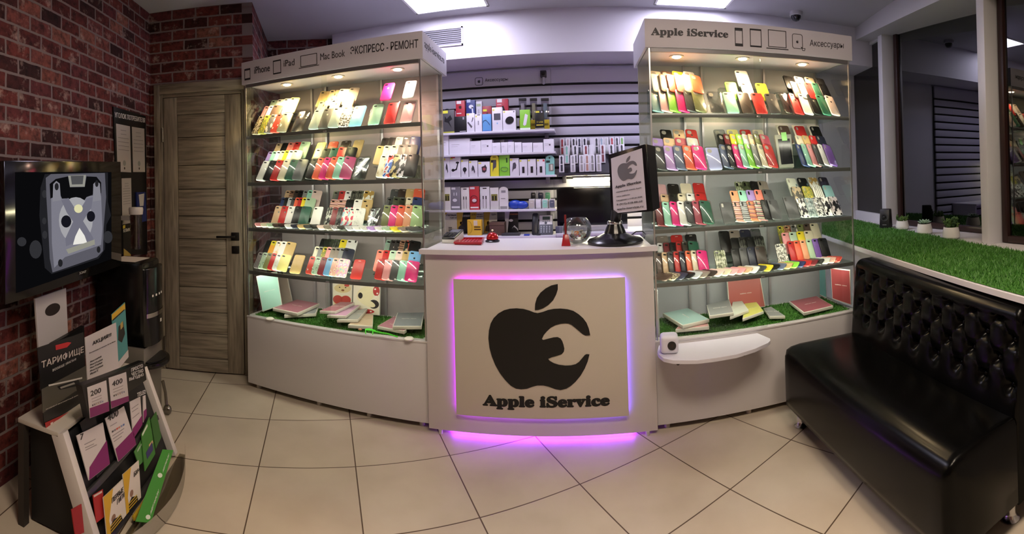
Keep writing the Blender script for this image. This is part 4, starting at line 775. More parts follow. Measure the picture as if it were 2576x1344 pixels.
G().box(-1.5,-.172,3.93,YW-.002,DZ-.03,DZ,.002).make('desktop', SHM, dk); G().box(-1.5,-.172,3.96,3.98,.02,DZ-.03).make('front_panel', SHM, dk); G().box(-.20,-.172,3.98,4.28,0,DZ-.03).make('side_panel', SHM, dk)
d2 = thing('back_desk', 'white desk under the large black monitor', 'desk', (.4,4.1,0)); G().box(-.168,1.3,3.88,YW-.002,DZ-.005,DZ+.02,.002).make('desktop', SHM, d2); G().box(-.168,-.14,3.9,4.28,0,DZ-.005).make('side_panel', SHM, d2); G().box(1.27,1.3,3.9,4.28,0,DZ-.005).make('side_panel', SHM, d2)
GRP = {1:'boxed accessories on the top back shelf',2:'white boxes on the second back shelf',3:'boxed accessories on the third back shelf',4:'hanging packs on the lowest back shelf'}
def pbox(x0, x1, yt, z, y, hx, label, group, depth=.05, name='product_box', cat='product box', arch=False, dyz=0):
    A, B = aty(x0, yt, y), aty(x1, yt, y); zt = (A.z+B.z)/2; w, h = B.x-A.x, zt-z; cx = (A.x+B.x)/2
    g = G()
    if arch:
        o_ = [(cx-w/2,y,z),(cx+w/2,y,z)]+[(cx+w/2*math.cos(a), y, zt-w*.42+w*.42*math.sin(a)) for a in [PI*i/10 for i in range(11)]]
        g.prism(o_, (0,depth,0))
    else: g.box(A.x+.0008,B.x-.0008,y,y+depth,z,zt,.0012)
    o = tag(g.make(name, mat(hx, .4), smooth=30), label, cat, group); return o, Vector((A.x,y,z)), w, h
def patch(o, P, w, h, u0, u1, v0, v1, hx, nm='printed_patch', d=.0012, rough=.4):
    return G().box(P.x+w*u0,P.x+w*u1,P.y-d,P.y-.0002,P.z+h*v0,P.z+h*v1).make(nm, mat(hx, rough), o, smooth=0)
def shape(o, P, w, h, pts, hx, nm='printed_shape', d=.0014): return G().prism([(P.x+w*u, P.y-d, P.z+h*v) for u, v in pts], (0,.001,0)).make(nm, mat(hx, .35), o, smooth=0)
def ell(cu, cv, ru, rv, rot=0, k=16): return [(cu+ru*math.cos(2*PI*i/k)*math.cos(rot)-rv*math.sin(2*PI*i/k)*math.sin(rot), cv+ru*math.cos(2*PI*i/k)*math.sin(rot)*.6+rv*math.sin(2*PI*i/k)*math.cos(rot)) for i in range(k)]
ZA, ZB, ZC, ZD = [z+.0006 for z in shz]
# top shelf, front row
Y1 = 4.05; g1 = GRP[1]
o, P, w, h = pbox(1111,1142,277,ZA,Y1,'#4c4a4e','dark grey earphone box, leftmost in front on the top back shelf',g1); patch(o,P,w,h,0,1,0,.07,'#9b9a3c'); patch(o,P,w,h,.08,.5,.86,.98,'#d8d44a'); shape(o,P,w,h,[(.25,.75),(.4,.62),(.7,.78),(.85,.6),(.6,.5),(.8,.2),(.5,.45),(.2,.5)],'#1c1b1e')
G().tube([(P.x+w*(.4+.2*math.cos(a)), P.y+.02, P.z+h+.012*math.sin(a)) for a in [PI*i/8 for i in range(9)]], .003).make('handle', BLK, o)
o, P, w, h = pbox(1142,1173,293,ZA,Y1,'#0e0d12','glossy black box under the tall red box, top back shelf',g1); patch(o,P,w,h,.45,.95,.06,.09,'#c9c6d0'); patch(o,P,w,h,.7,.82,.80,.95,'#8d8a95')
o, P, w, h = pbox(1173,1193,285,ZA,Y1,'#d6d3df','white box showing two grey sticks, top back shelf',g1); shape(o,P,w,h,[(.1,.5),(.22,.56),(.72,.3),(.6,.2)],'#56545c'); shape(o,P,w,h,[(.62,.52),(.75,.56),(.9,.75),(.78,.78)],'#56545c'); patch(o,P,w,h,.05,.35,.90,.98,'#d9d56a')
o, P, w, h = pbox(1194,1212,287,ZA,Y1,'#dad7e2','narrow white box beside the blue box, top back shelf',g1); patch(o,P,w,h,.42,.58,.38,.62,'#8d8a95'); patch(o,P,w,h,.35,.75,.93,.97,'#2a2830'); patch(o,P,w,h,.1,.3,.82,.92,'#d9d56a')
o, P, w, h = pbox(1213,1235,287,ZA,Y1,'#5f97cf','sky blue cable box, top back shelf',g1); G().tube([(P.x+w*u, P.y-.002, P.z+h*v) for u, v in ((.1,.5),(.15,.62),(.4,.66),(.65,.52),(.85,.35))], .002, 6).make('printed_cable', M_('#1d2a4a',.4), o); patch(o,P,w,h,0,1,0,.05,'#2d5fae')
o, P, w, h = pbox(1237,1263,270,ZA,Y1,'#d9d6e1','white box with a square grey adapter, top back shelf',g1); patch(o,P,w,h,.18,.82,.46,.74,'#4a4953'); shape(o,P,w,h,ell(.5,.32,.07,.04),'#8fb2d6'); patch(o,P,w,h,.06,.26,.85,.93,'#d9d56a')
o, P, w, h = pbox(1264,1297,278,ZA,Y1,'#dad7e2','white box showing a round black disc, top back shelf',g1); shape(o,P,w,h,ell(.52,.48,.34,.20,.25,24),'#8b8893'); shape(o,P,w,h,ell(.53,.51,.33,.19,.25,24),'#15141a','printed_disc',.002); patch(o,P,w,h,.05,.2,.90,.97,'#d9d56a'); shape(o,P,w,h,ell(.86,.93,.05,.04),'#77747f')
o, P, w, h = pbox(1307,1333,276,ZA,Y1,'#86c440','lime green power bank box, top back shelf',g1); shape(o,P,w,h,[(.3,.25),(.45,.2),(.6,.25),(.8,.72),(.55,.8),(.5,.75)],'#d9d7de'); patch(o,P,w,h,.0,1,.0,.10,'#d5dfd0')
o, P, w, h = pbox(1345,1368,278,ZA,Y1,'#131316','black box with yellow print, rightmost on top back shelf',g1); patch(o,P,w,h,.1,.5,.88,.97,'#d9d24a'); patch(o,P,w,h,.15,.9,.20,.26,'#b9a93a'); patch(o,P,w,h,0,1,.05,.07,'#cfc9c0'); shape(o,P,w,h,ell(.76,.92,.09,.05),'#a9a6ae'); wtext('2 USB', (1350,309), (1366,309), 4, Y1-.0012, M_('#c9bb4a',.4), o)
# back row
Y2 = 4.16
o, P, w, h = pbox(1146,1169,253,ZA,Y2,'#b02536','tall red box standing behind the black box, top back shelf',g1,.06); patch(o,P,w,h,.1,.6,.9,.99,'#e6dfe4'); apple(M_('#3a0c14',.4), Matrix.Translation((P.x+w*.5,P.y-.001,P.z+h*.80)), .03, o); patch(o,P,w,h,.1,.6,.60,.63,'#e0c9cd')
o, P, w, h = pbox(1172,1195,252,ZA,Y2,'#1f2f74','dark blue earphone box behind the white boxes, top back shelf',g1,.06); shape(o,P,w,h,ell(.55,.80,.25,.06),'#dcdde8'); shape(o,P,w,h,[(.6,.8),(.75,.78),(.8,.58),(.65,.58)],'#cfd3e6'); patch(o,P,w,h,.1,.5,.93,1.02,'#b9c1dc')
o, P, w, h = pbox(1197,1212,255,ZA,Y2,'#bfbcc8','pale narrow box behind the blue cable box, top back shelf',g1,.06); patch(o,P,w,h,.1,.8,.84,.92,'#a3b08f'); patch(o,P,w,h,.4,.5,.4,.75,'#8d8a95')
o, P, w, h = pbox(1213,1236,267,ZA,4.13,'#8f2631','short red box behind the sky blue box, top back shelf',g1,.03); patch(o,P,w,h,.08,.5,.80,.88,'#d9d24a'); apple(M_('#4a1018',.4), Matrix.Translation((P.x+w*.55,P.y-.001,P.z+h*.72)), .02, o)
o, P, w, h = pbox(1247,1278,249,ZA,Y2,'#a8243a','wide red box behind the adapter box, top back shelf',g1,.06); patch(o,P,w,h,.1,.5,.90,1.0,'#e6dfe4'); shape(o,P,w,h,[(.4,.75),(.6,.8),(.75,.65),(.7,.5),(.55,.6)],'#1a1014'); patch(o,P,w,h,.1,.45,.82,.84,'#e0c9cd')
TUBEC = glass('#d8d6da', .10, .05, .8, 'tubes')
for (x0, x1, hx, lab, num) in ((1305,1323,'#cfccd6','clear battery pack box holding a white battery, top back shelf','5000'),(1333,1350,'#d6d3ae','clear battery pack box holding a cream battery, top back shelf','5000'),(1361,1380,'#a9c4cf','clear battery pack box holding a pale blue battery, top back shelf','5000')):
    A, B = aty(x0,248,4.17), aty(x1,248,4.17); o = tag(G().box(A.x,B.x,4.17,4.21,ZA,A.z,.001).make('battery_box', TUBEC), lab, 'battery box', g1); w = B.x-A.x; h = A.z-ZA
    G().box(A.x-.001,B.x+.001,4.169,4.211,A.z-.016,A.z+.002).make('black_lid', M_('#141318',.4), o); G().box(A.x+w*.25,A.x+w*.75,4.18,4.20,ZA+h*.38,ZA+h*.86,.004).make('battery', M_(hx,.4), o); G().box(A.x-.0008,B.x+.0008,4.1685,4.2105,ZA+.001,ZA+h*.34).make('yellow_base', M_('#c9b02c',.4), o)
    text(num, BLK, (A.x+w*.12,4.1682,ZA+h*.16), (1,0,0), (0,0,1), w*.76, h*.07, o, .02)
# second shelf: plain white boxes
WB = [(1113,1128,341),(1129,1182,349),(1182,1209,355),(1209,1238,352),(1238,1259,359),(1260,1277,358),(1277,1293,357),(1294,1312,358),(1313,1339,359),(1340,1366,359),(1367,1393,350)]
WBL = ['tall narrow white box at the left end of second back shelf','widest white box on the second back shelf','white box third from left on the second back shelf','taller white box with small emblem, fourth from left, second back shelf','white box fifth from left on the second back shelf','white box sixth from left on the second back shelf','white box seventh from left on the second back shelf','white box eighth from left on the second back shelf','white box third from right on the second back shelf','white box second from right on the second back shelf','tall white box with small emblem, right end of second back shelf']
for (x0, x1, yt), lab in zip(WB, WBL):
    o, P, w, h = pbox(x0,x1,yt,ZB,4.06,'#dedbe8',lab,GRP[2],.09)
    patch(o,P,w,h,.12,.5,.62,.64,'#9d9aa6'); patch(o,P,w,h,.12,.42,.50,.515,'#b3b0bc')
    if 'emblem' in lab: apple(M_('#4a4853',.4), Matrix.Translation((P.x+w*.6,P.y-.001,P.z+h*.55)), .016, o)
for k, (px, hx) in enumerate(((1262,'#8d8a95'),(1283,'#7d6fc0'))):
    a = aty(px,356,4.17); o, P, w, h = pbox(px-5,px+6,352,ZB,4.165,hx,'%s pouch sticking up behind the white boxes, second back shelf' % ('grey','violet')[k],GRP[2],.03,'pouch','pouch')
# third shelf
g3 = GRP[3]; Y3 = 4.05
def gad(o, P, w, h, kind):
    if kind == 'holder': shape(o,P,w,h,[(.3,.5),(.45,.72),(.6,.6),(.7,.3),(.62,.2),(.5,.42),(.35,.32)],'#3a3840')
    elif kind == 'arm': shape(o,P,w,h,ell(.72,.70,.16,.05),'#26242b'); shape(o,P,w,h,[(.72,.7),(.8,.66),(.66,.35),(.3,.28),(.3,.34),(.58,.42)],'#26242b'); shape(o,P,w,h,ell(.3,.34,.15,.07),'#26242b')
    elif kind == 'round': shape(o,P,w,h,ell(.5,.42,.26,.13),'#26242b'); shape(o,P,w,h,[(.4,.34),(.6,.34),(.52,.12)],'#26242b')
    elif kind == 'slot': patch(o,P,w,h,.34,.64,.14,.54,'#17161b','printed_plug')
    elif kind == 'grip': shape(o,P,w,h,[(.35,.3),(.3,.65),(.55,.72),(.6,.82),(.75,.6),(.7,.35),(.55,.25)],'#3a2f35'); shape(o,P,w,h,ell(.52,.5,.13,.1),'#a2545a','printed_dot',.002)
    elif kind == 'band': G().tube([(P.x+w*(.5+.34*math.cos(a)), P.y-.002, P.z+h*(.32+.10*math.sin(a))) for a in [2*PI*i/20 for i in range(21)]], .0022, 6).make('printed_band', M_('#3f7a34',.4), o); patch(o,P,w,h,.68,.82,.62,.84,'#23501c')
    elif kind == 'mount': shape(o,P,w,h,[(.25,.2),(.3,.5),(.35,.72),(.6,.76),(.72,.6),(.66,.42),(.4,.36)],'#4a4852')
T3 = [(1116,1131,396,'#d5d2dc','holder','white box with a clip holder at left end of third back shelf',0),(1131,1158,394,'#dad7e1','arm','taller white box showing a bent arm holder, third back shelf',0),(1159,1178,401,'#d9d6e0','round','white box showing a round mount, third back shelf',0),(1179,1201,404,'#d6d3dd','holder','white box showing a dark swivel mount, third back shelf',0),(1202,1232,407,'#d9d6e0','grip','wide white box showing a red dotted grip, third back shelf',0),(1233,1254,390,'#d8cf36','mount','bright yellow pack with rounded top, third back shelf',1),(1255,1281,389,'#84c83e','band','lime green pack with a wristband print, third back shelf',0),(1282,1305,398,'#d9d6e0','mount','white box showing a grey mount right of the green pack',0),(1306,1326,401,'#d9d6e0','slot','white charger box, left of three, third back shelf',0),(1327,1348,400,'#d9d6e0','slot','white charger box, middle of three, third back shelf',0),(1350,1371,400,'#dad7e1','slot','white charger box with red corner mark, right of three, third shelf',0),(1372,1394,391,'#86c4bd','panel','pale teal pack with rounded top, right end of third back shelf',1)]
for x0, x1, yt, hx, kd, lab, ar in T3:
    o, P, w, h = pbox(x0,x1,yt,ZC,Y3,hx,lab,g3,.045,arch=bool(ar))
    if kd == 'panel': patch(o,P,w,h,.35,.9,.18,.56,'#7d7b74','window'); patch(o,P,w,h,.55,.78,.24,.52,'#cfcbbf','window_item',.002); patch(o,P,w,h,.06,.5,.62,.74,'#1c3330'); shape(o,P,w,h,ell(.46,.87,.09,.045),'#14211f')
    else:
        gad(o, P, w, h, kd)
        if hx.startswith('#d') and not ar: patch(o,P,w,h,.05,.28,.86,.95,'#dcd84c')
        if 'red corner' in lab: patch(o,P,w,h,.72,.92,.84,.96,'#c03a48')
        if 'taller white' in lab: patch(o,P,w,h,.1,.5,.92,1.0,'#b9333a'); 
        if ar: patch(o,P,w,h,.06,.7,.64,.76,'#1c1c10'); patch(o,P,w,h,.3,.7,.88,.91,'#1c1c10')
# lowest shelf
g4 = GRP[4]
T4 = [(1116,1133,471,'#cfccc4','win','white cable pack with two amber windows at left end, lowest back shelf',0),(1133,1158,470,'#77757a','plug','grey charger box on the lowest back shelf',0),(1159,1180,472,'#d4d1ca','cable','white cable pack between the grey and red boxes, lowest shelf',0),(1180,1205,469,'#bb3138','ring','red cable box on the lowest back shelf',0),(1207,1231,470,'#d6d4d6','cable','white cable pack right of the red box, lowest back shelf',0),(1232,1254,472,'#d2d0cc','win','white pack with amber window, middle of lowest back shelf',0),(1255,1277,470,'#d9d6d4','text','white pack with rounded top on the lowest back shelf',1)]
for x0, x1, yt, hx, kd, lab, ar in T4:
    o, P, w, h = pbox(x0,x1,yt,ZD,4.06,hx,lab,g4,.03,arch=bool(ar))
    if kd == 'win': patch(o,P,w,h,.15,.85,.40,.70,'#7d7a38','window'); patch(o,P,w,h,.25,.42,.42,.62,'#22201a','window_item',.002); patch(o,P,w,h,.58,.75,.42,.62,'#22201a','window_item',.002)
    elif kd == 'plug': shape(o,P,w,h,ell(.42,.42,.22,.07),'#c9c7cc'); patch(o,P,w,h,.3,.4,.62,.75,'#b9b7bc'); patch(o,P,w,h,.55,.65,.62,.75,'#b9b7bc'); patch(o,P,w,h,.1,.5,.88,.97,'#d9d7dc'); patch(o,P,w,h,.08,.9,.08,.16,'#cfccd2')
    elif kd == 'cable':
        for u in (.3,.6): patch(o,P,w,h,u,u+.05,.06,.48,'#6d6a66','printed_cable'); patch(o,P,w,h,u-.03,u+.08,.46,.60,'#2b2a2a','printed_plug')
        patch(o,P,w,h,.3,.7,.91,.95,'#22211f')
    elif kd == 'ring':
        G().tube([(P.x+w*(.48+.34*math.cos(a)), P.y-.002, P.z+h*(.46+.16*math.sin(a))) for a in [2*PI*i/20 for i in range(21)]], .002, 6).make('printed_cable', M_('#6d1520',.4), o); shape(o,P,w,h,ell(.5,.40,.22,.07),'#dccacc'); patch(o,P,w,h,.08,.55,.88,.97,'#e3dadc'); patch(o,P,w,h,.1,.9,.07,.13,'#e3dadc')
    else: patch(o,P,w,h,.1,.9,.02,.14,'#8f8c90'); patch(o,P,w,h,.2,.7,.47,.49,'#55535a'); patch(o,P,w,h,.25,.75,.74,.84,'#8f8c90')
bag = tag(G().ball(aty(1296,513,4.10)*1, .062, 1, .5, .62, 20).ball(aty(1313,514,4.09), .056, 1, .5, .60, 20).make('blue_bag', mat('#1c3fae', .35)), 'crumpled bright blue plastic bag on the lowest back shelf', 'bag')
bag.data.transform(Matrix.Translation((0,0,ZD-min(v.co.z for v in bag.data.vertices))))
for k, (x0, x1, hx, nm) in enumerate(((1334,1349,'#15161c','black'),(1352,1368,'#1e2340','navy'),(1370,1385,'#5fae84','green'))):
    o, P, w, h = pbox(x0,x1,481,ZD+.062,4.16,'#bdbac2','boxed %s earbud cover in the upper row, lowest back shelf' % nm,'boxed earbud covers on the lowest back shelf',.05,'earbud_cover_box','earbud cover box'); G().prism(rr(w*.78,h*.78,w*.2,4,P.x+w/2,P.z+h*.47), (0,-.006,0), M=Matrix.Translation((0,P.y,0)), bev=.001).make('cover', M_(hx,.35), o); patch(o,P,w,h,.3,.7,.62,.65,'#d9d7dc','clasp',.008)
for k, (x0, x1, hx, nm) in enumerate(((1330,1345,'#b9b2ac','beige'),(1347,1361,'#dcdae2','white'),(1363,1378,'#8fc9b6','mint'),(1381,1396,'#5a5f78','slate'))):
    o, P, w, h = pbox(x0,x1,501,ZD,4.07,'#c6c3cb','boxed %s earbud cover in the lower row, lowest back shelf' % nm,'boxed earbud covers on the lowest back shelf',.05,'earbud_cover_box','earbud cover box'); G().prism(rr(w*.78,h*.80,w*.2,4,P.x+w/2,P.z+h*.5), (0,-.006,0), M=Matrix.Translation((0,P.y,0)), bev=.001).make('cover', M_(hx,.35), o); patch(o,P,w,h,.3,.7,.62,.65,'#e9e7ec','clasp',.008)
tag(G().box(aty(1332,500,4.15).x,aty(1388,500,4.15).x,4.125,4.24,ZD,ZD+.0612,.001).make('box_stack', mat('#c9c6cc',.5)), 'plain pale box behind the lower row of earbud covers', 'box')
# leaflets and things on the back desk
DZ2 = DZ+.0006
def leaflet(x0, x1, yt, y, hx, label, tri=None, words=(), tcol='#141312', group='card leaflets standing on the back desk'):
    o, P, w, h = pbox(x0,x1,yt,DZ2,y,hx,label,group,.012,'leaflet','leaflet')
    if tri: shape(o,P,w,h,tri[0],tri[1])
    for s, u0, u1, v, hv in words: text(s, mat(tcol,.5), P+Vector((w*u0,-.0016,h*v)), (1,0,0), (0,0,1), w*(u1-u0), h*hv, o, .02)
    return o, P, w, h
TRI = [(0,0),(.22,0),(.5,1),(0,1)]
o, P, w, h = leaflet(1118,1149,533,4.20,'#dcd6c2','cream leaflet with striped emblem, leftmost of the back desk leaflets',([(0,.8),(.3,1),(0,1)],'#c9a93a'),(('ПЕРВЫЕ',.15,.95,.80,.07),('ГИГИ',.45,.95,.68,.07)))
for v in (.10,.17,.24): patch(o,P,w,h,.3,.58,v,v+.035,'#1a1916')
o, P, w, h = leaflet(1149,1183,531,4.20,'#17150f','black and yellow leaflet, second of the back desk leaflets',(TRI,'#c9a536'),(('БЛИЗКИХ',.42,.98,.73,.09),),'#e6e0d0'); shape(o,P,w,h,ell(.3,.45,.09,.07),'#8a6a52'); shape(o,P,w,h,[(.08,0),(.1,.25),(.3,.38),(.55,.25),(.6,0)],'#2a2320','printed_figure',.002)
leaflet(1183,1216,531,4.20,'#d9d3bf','yellow and white leaflet behind the yellow box, back desk',(TRI,'#c9a536'),(('ДЛЯ УМНЫХ',.1,.95,.80,.07),('ВЕЩЕЙ',.5,.95,.71,.07)))
o, P, w, h = leaflet(1217,1250,531,4.20,'#d6d0be','pale leaflet with a person print behind the brown box, back desk',(TRI,'#c4a23a'),(('БИ+',.6,.95,.80,.08),)); shape(o,P,w,h,ell(.32,.45,.11,.09),'#7a5a44'); shape(o,P,w,h,[(.05,.08),(.12,.3),(.32,.38),(.55,.28),(.6,.05)],'#4a3a2c','printed_figure',.002)
o, P, w, h = leaflet(1270,1303,531,4.18,'#17161a','black leaflet with white swirl, rightmost of the back desk leaflets',([(0,0),(0,1),(.38,1),(.15,0)],'#cfccd0'),(('ЗИМНЯЯ',.35,.98,.82,.07),),'#b9823a'); shape(o,P,w,h,ell(.45,.57,.16,.06),'#d9d7dc','printed_hat',.002); shape(o,P,w,h,[(.5,.2),(.7,.35),(.95,.2),(.98,.08),(.85,.2),(.65,.28)],'#d9d7dc','printed_swirl',.002)
o, P, w, h = pbox(1175,1211,553,DZ2,4.02,'#d9ae35','bright yellow sim card box standing on the back desk',None,.05,'sim_box','box')
patch(o,P,w,h,.45,.72,.62,.95,'#d9c9b0'); patch(o,P,w,h,.48,.92,.50,.56,'#2a2112'); patch(o,P,w,h,.48,.95,.34,.41,'#4a2a16'); G().tube([(P.x+w*(.05+.3*math.cos(a)), P.y-.001, P.z+h*(.5+.42*math.sin(a))) for a in [-PI/2+PI*i/12 for i in range(13)]], .0012, 6).make('printed_ring', M_('#8a6a1c',.5), o)
o, P, w, h = pbox(1231,1268,560,DZ2,4.00,'#5a4238','brown cardboard box on the back desk',None,.13,'cardboard_box','box'); patch(o,P,w,h,.0,1,.76,.79,'#3f2d26','lid_line')
tag(G().box(aty(1262,580,3.99).x,aty(1308,580,3.99).x,3.965,4.05,DZ2,DZ2+.02,.003).make('paper_tray', mat('#3a3940',.4)), 'dark tray of papers in front of the black leaflet', 'tray')
# desk telephone
p = aty(1365,586,4.0); ph = thing('desk_telephone', 'grey and silver desk telephone with black handset on the back desk', 'telephone', (p.x,4.05,DZ2))
xl, xr = aty(1355,560,4.02).x, aty(1390,560,4.02).x; hh = aty(1370,541,4.12).z-DZ2
L0 = Vector((xl,3.99,DZ2)); L1 = Vector((xr,3.99,DZ2)); T1 = Vector((xr,4.10,DZ2+hh)); T0 = Vector((xl,4.10,DZ2+hh)); off = Vector((0,.05,0))
G().hexa([L0,L1,L1+Vector((0,.12,0)),L0+Vector((0,.12,0)),T0,T1,T1+Vector((0,.03,0)),T0+Vector((0,.03,0))], bev=.003).make('housing', mat('#3d3f4d',.4), ph)
def onph(u, v): return L0+(L1-L0)*u+(T0-L0)*v
pn = (T0-L0).cross(L1-L0).normalized(); pn = pn if pn.dot(EYE-L0) > 0 else -pn
def phq(nm, u0, u1, v0, v1, hx, d=.002, rough=.4): return G().prism([onph(u0,v0)+pn*.0004, onph(u1,v0)+pn*.0004, onph(u1,v1)+pn*.0004, onph(u0,v1)+pn*.0004], pn*d).make(nm, mat(hx,rough), ph)
phq('face_plate', .03,.97,.52,.98,'#bcbac4'); phq('display', .25,.8,.75,.92,'#3c4a45',.003,.2); G().cyl(onph(.5,.59), onph(.5,.59)+pn*.005, .011).make('round_key', M_('#2a2c38',.4), ph)
for i in range(4):
    for j in range(4): phq('key', .12+.2*i, .22+.2*i, .12+.09*j, .17+.09*j, '#8f919e', .003)
for i in range(4): phq('soft_key', .25+.15*i, .35+.15*i, .665, .70, '#55545e', .003)
hx0 = aty(1345,560,4.02).x; G().hexa([(hx0-.026,3.985,DZ2),(hx0+.028,3.985,DZ2),(hx0+.028,4.06,DZ2),(hx0-.026,4.06,DZ2),(hx0-.022,4.06,DZ2+hh+.02),(hx0+.028,4.06,DZ2+hh+.02),(hx0+.028,4.11,DZ2+hh+.02),(hx0-.022,4.11,DZ2+hh+.02)], bev=.012).make('handset', M_('#14151f',.35), ph)
G().tube([(hx0,3.98,DZ2+.012),(hx0+.01,3.955,DZ2+.012),(hx0+.03,3.95,DZ2+.010),(hx0+.05,3.952,DZ2+.010),(hx0+.045,3.97,DZ2+.010)], .007, 8).make('cord', M_('#101118',.5), ph)
tag(G().box(aty(1318,582,3.97).x,aty(1332,582,3.97).x,3.955,3.985,DZ2,DZ2+.012,.003).make('blue_clip', M_('#2a3fae',.4)), 'small blue clip lying on the back desk', 'clip')
# watch straps in their long white boxes
STL = 1.452
stt = thing('strap_rack', 'dark sloping rack under the boxed watch straps', 'rack', (.15,4.15,STL)); G().box(-.145,.62,4.03,YW-.002,STL-.028,STL-.010,.002).make('shelf_board', M_('#2b2933',.4), stt)
G().hexa([(-.12,4.075,STL-.010),(.60,4.075,STL-.010),(.60,4.285,STL-.010),(-.12,4.285,STL-.010),(-.12,4.20,STL+.15),(.60,4.20,STL+.15),(.60,4.285,STL+.15),(-.12,4.285,STL+.15)]).make('slope', M_('#35323c',.5), stt)
for bx in (-.10,.09): G().box(bx-.016,bx+.016,4.18,YW-.003,STL-.09,STL-.0285,.002).make('bracket', M_('#6a6670',.4,.5), stt)
def strapbox(px, tier, hx, nm, ordn, light):
    y, z0, z1 = ((4.215,STL+.155,STL+.305),(4.125,STL+.075,STL+.235),(4.035,STL+.001,STL+.145))[tier]
    yt = y+.034
    A = aty(px,(365,400,415)[tier],y); w = .042 if tier else .040; tl = (z1-z0); sl = .045 if tier < 2 else .03
    lab = '%s watch strap box, %s, %s row of strap rack' % (nm, ordn, ('back','middle','front')[tier])
    o = tag(G().hexa([(A.x-w/2,y,z0),(A.x+w/2,y,z0),(A.x+w/2,y+.014,z0),(A.x-w/2,y+.014,z0),(A.x-w/2,y+sl,z1),(A.x+w/2,y+sl,z1),(A.x+w/2,y+sl+.014,z1),(A.x-w/2,y+sl+.014,z1)], bev=.001).make('watch_strap_box', mat('#cfccd6',.4)), lab, 'watch strap box', 'boxed watch straps on the rack')
    def fp(u, v): return Vector((A.x-w/2+w*u, y+sl*v-.0012, z0+tl*v))
    m = mat(hx,.5); nn = Vector((0,-.0012,.0004))
    G().prism([fp(.28,.06),fp(.72,.06),fp(.72,.44),fp(.28,.44)], nn).make('strap', m, o, smooth=0); G().prism([fp(.28,.50),fp(.72,.50),fp(.66,.72),fp(.70,.80),fp(.70,.90),fp(.5,.96),fp(.30,.90),fp(.30,.80),fp(.34,.72)], nn).make('strap', m, o, smooth=0)
    G().prism([fp(.2,.455),fp(.8,.455),fp(.8,.485),fp(.2,.485)], nn*1.3).make('band_clip', mat('#e6e4ea',.4), o, smooth=0)
for tier, row in enumerate(([(190,'#9c2f3c','red'),(305,'#b9a3ae','dusty pink'),(420,'#23232b','black'),(535,'#2c2e44','navy'),(640,'#15152a','ink blue'),(790,'#d5d2de','white'),(880,'#33343b','charcoal'),(980,'#93a7ba','pale blue'),(1075,'#b3b6b8','light grey'),(1190,'#b0323f','scarlet'),(1290,'#3a3b42','graphite'),(1390,'#6fae4c','green')],[(285,'#86bdb0','teal'),(455,'#34353c','charcoal'),(670,'#7a2c38','wine red'),(780,'#d5d2de','white'),(1005,'#6d2a36','dark wine'),(1180,'#1f2026','black'),(1390,'#23242c','jet black')],[(180,'#171a30','navy'),(405,'#8f8c94','grey'),(580,'#8a8689','warm grey'),(690,'#a27a6e','rose brown'),(795,'#7d7c7c','dark grey'),(920,'#9a9894','pale grey')])):
    for k, (c, hx, nm) in enumerate(row): strapbox(c/7.905+1390, tier, hx, nm, ORD[k]+' from left', 0)
# big black monitor and the tube lamp above it
mo = thing('desktop_monitor', 'large black desktop monitor on the desk under the tube lamp', 'monitor', (.12,4.05,DZ+.02))
mt = aty(1400,474,4.02); G().box(-.164,.425,4.02,4.045,1.005,mt.z,.004).make('screen', mat('#060607',.18), mo); G().box(-.164,.425,4.019,4.045,.962,1.0045,.002).make('chin', mat('#bdbac2',.35,.6), mo); G().box(.09,.17,4.047,4.07,.97,1.2,.002).box(.03,.23,4.0,4.16,DZ+.0205,DZ+.026).make('stand', mat('#bdbac2',.3,.8), mo)
tl = thing('tube_lamp', 'glowing tube lamp under the strap rack above the monitor', 'lamp', (.2,4.16,1.395)); G().box(-.03,.62,4.13,4.18,1.402,1.42).make('holder', mat('#dcdad0',.4), tl); G().cyl((-.02,4.15,1.388),(.61,4.15,1.388),.013,.013,16).make('tube', emit('#fff4c4', L_TUBE), tl)
for k, (px, hx) in enumerate(((1404,'#55586a'),(1412,'#6a6d7a'))):
    a = aty(px,596,3.93); tag(G().box(a.x-.018,a.x+.012,3.92,3.95,DZ+.0205,DZ+.075,.003).make('small_bottle', mat(hx,.3)), '%s small dark bottle on the desk beside the fish bowl' % ('left','right')[k], 'bottle')
# dome camera on the ceiling
p = atz(1990,60,2.775); dm = thing('dome_camera', 'small dark dome camera on the ceiling above the right showcase', 'camera', (p.x*.95,p.y*.95-.1,2.78)); G().lathe([(0,0),(.055,0),(.055,-.03),(.045,-.035)], 24).make('base', mat('#b9b7bc',.4), dm, True); G().lathe([(.043,-.035),(.040,-.055),(.026,-.075),(0,-.083)], 24).make('dome', mat('#1b1a22',.12), dm, True)
# ================================================================ SHELF CLAMPED TO THE RIGHT SHOWCASE
zs_ = aty(1821,849,2.6).z-.004
ol = [(1657,868),(1654,884),(1657,892),(1670,902),(1694,907),(1754,907),(1803,901),(1854,892),(1899,878),(1932,863),(1938,857),(1937,852)]
pts = [atz(x, y, zs_) for x, y in ol]; pts = [Vector((p.x, min(p.y, 2.600), p.z)) for p in pts]; pts += [Vector((pts[-1].x-.03, 2.600, zs_)), Vector((pts[0].x, 2.600, zs_))]
hs = thing('ledge_shelf', 'white curved ledge shelf on the front of right showcase', 'shelf', (.75,2.6,zs_)); G().prism(pts, (0,0,-.018)).make('board', mat('#d8d6e2', .35), hs)
for px in (1712,1878):
    a = aty(px,920,2.59).x; b = G().box(a-.012,a+.012,2.535,2.603,zs_-.030,zs_-.018,.002).box(a-.010,a+.010,2.588,2.603,zs_-.095,zs_-.03,.002).make('bracket', glass('#dcd8f0', .2, .1, 1, 'br'), hs); G().cyl((a-.014,2.588,zs_-.105),(a-.014,2.602,zs_-.105),.010).make('knob', mat('#3c302a', .4), b)
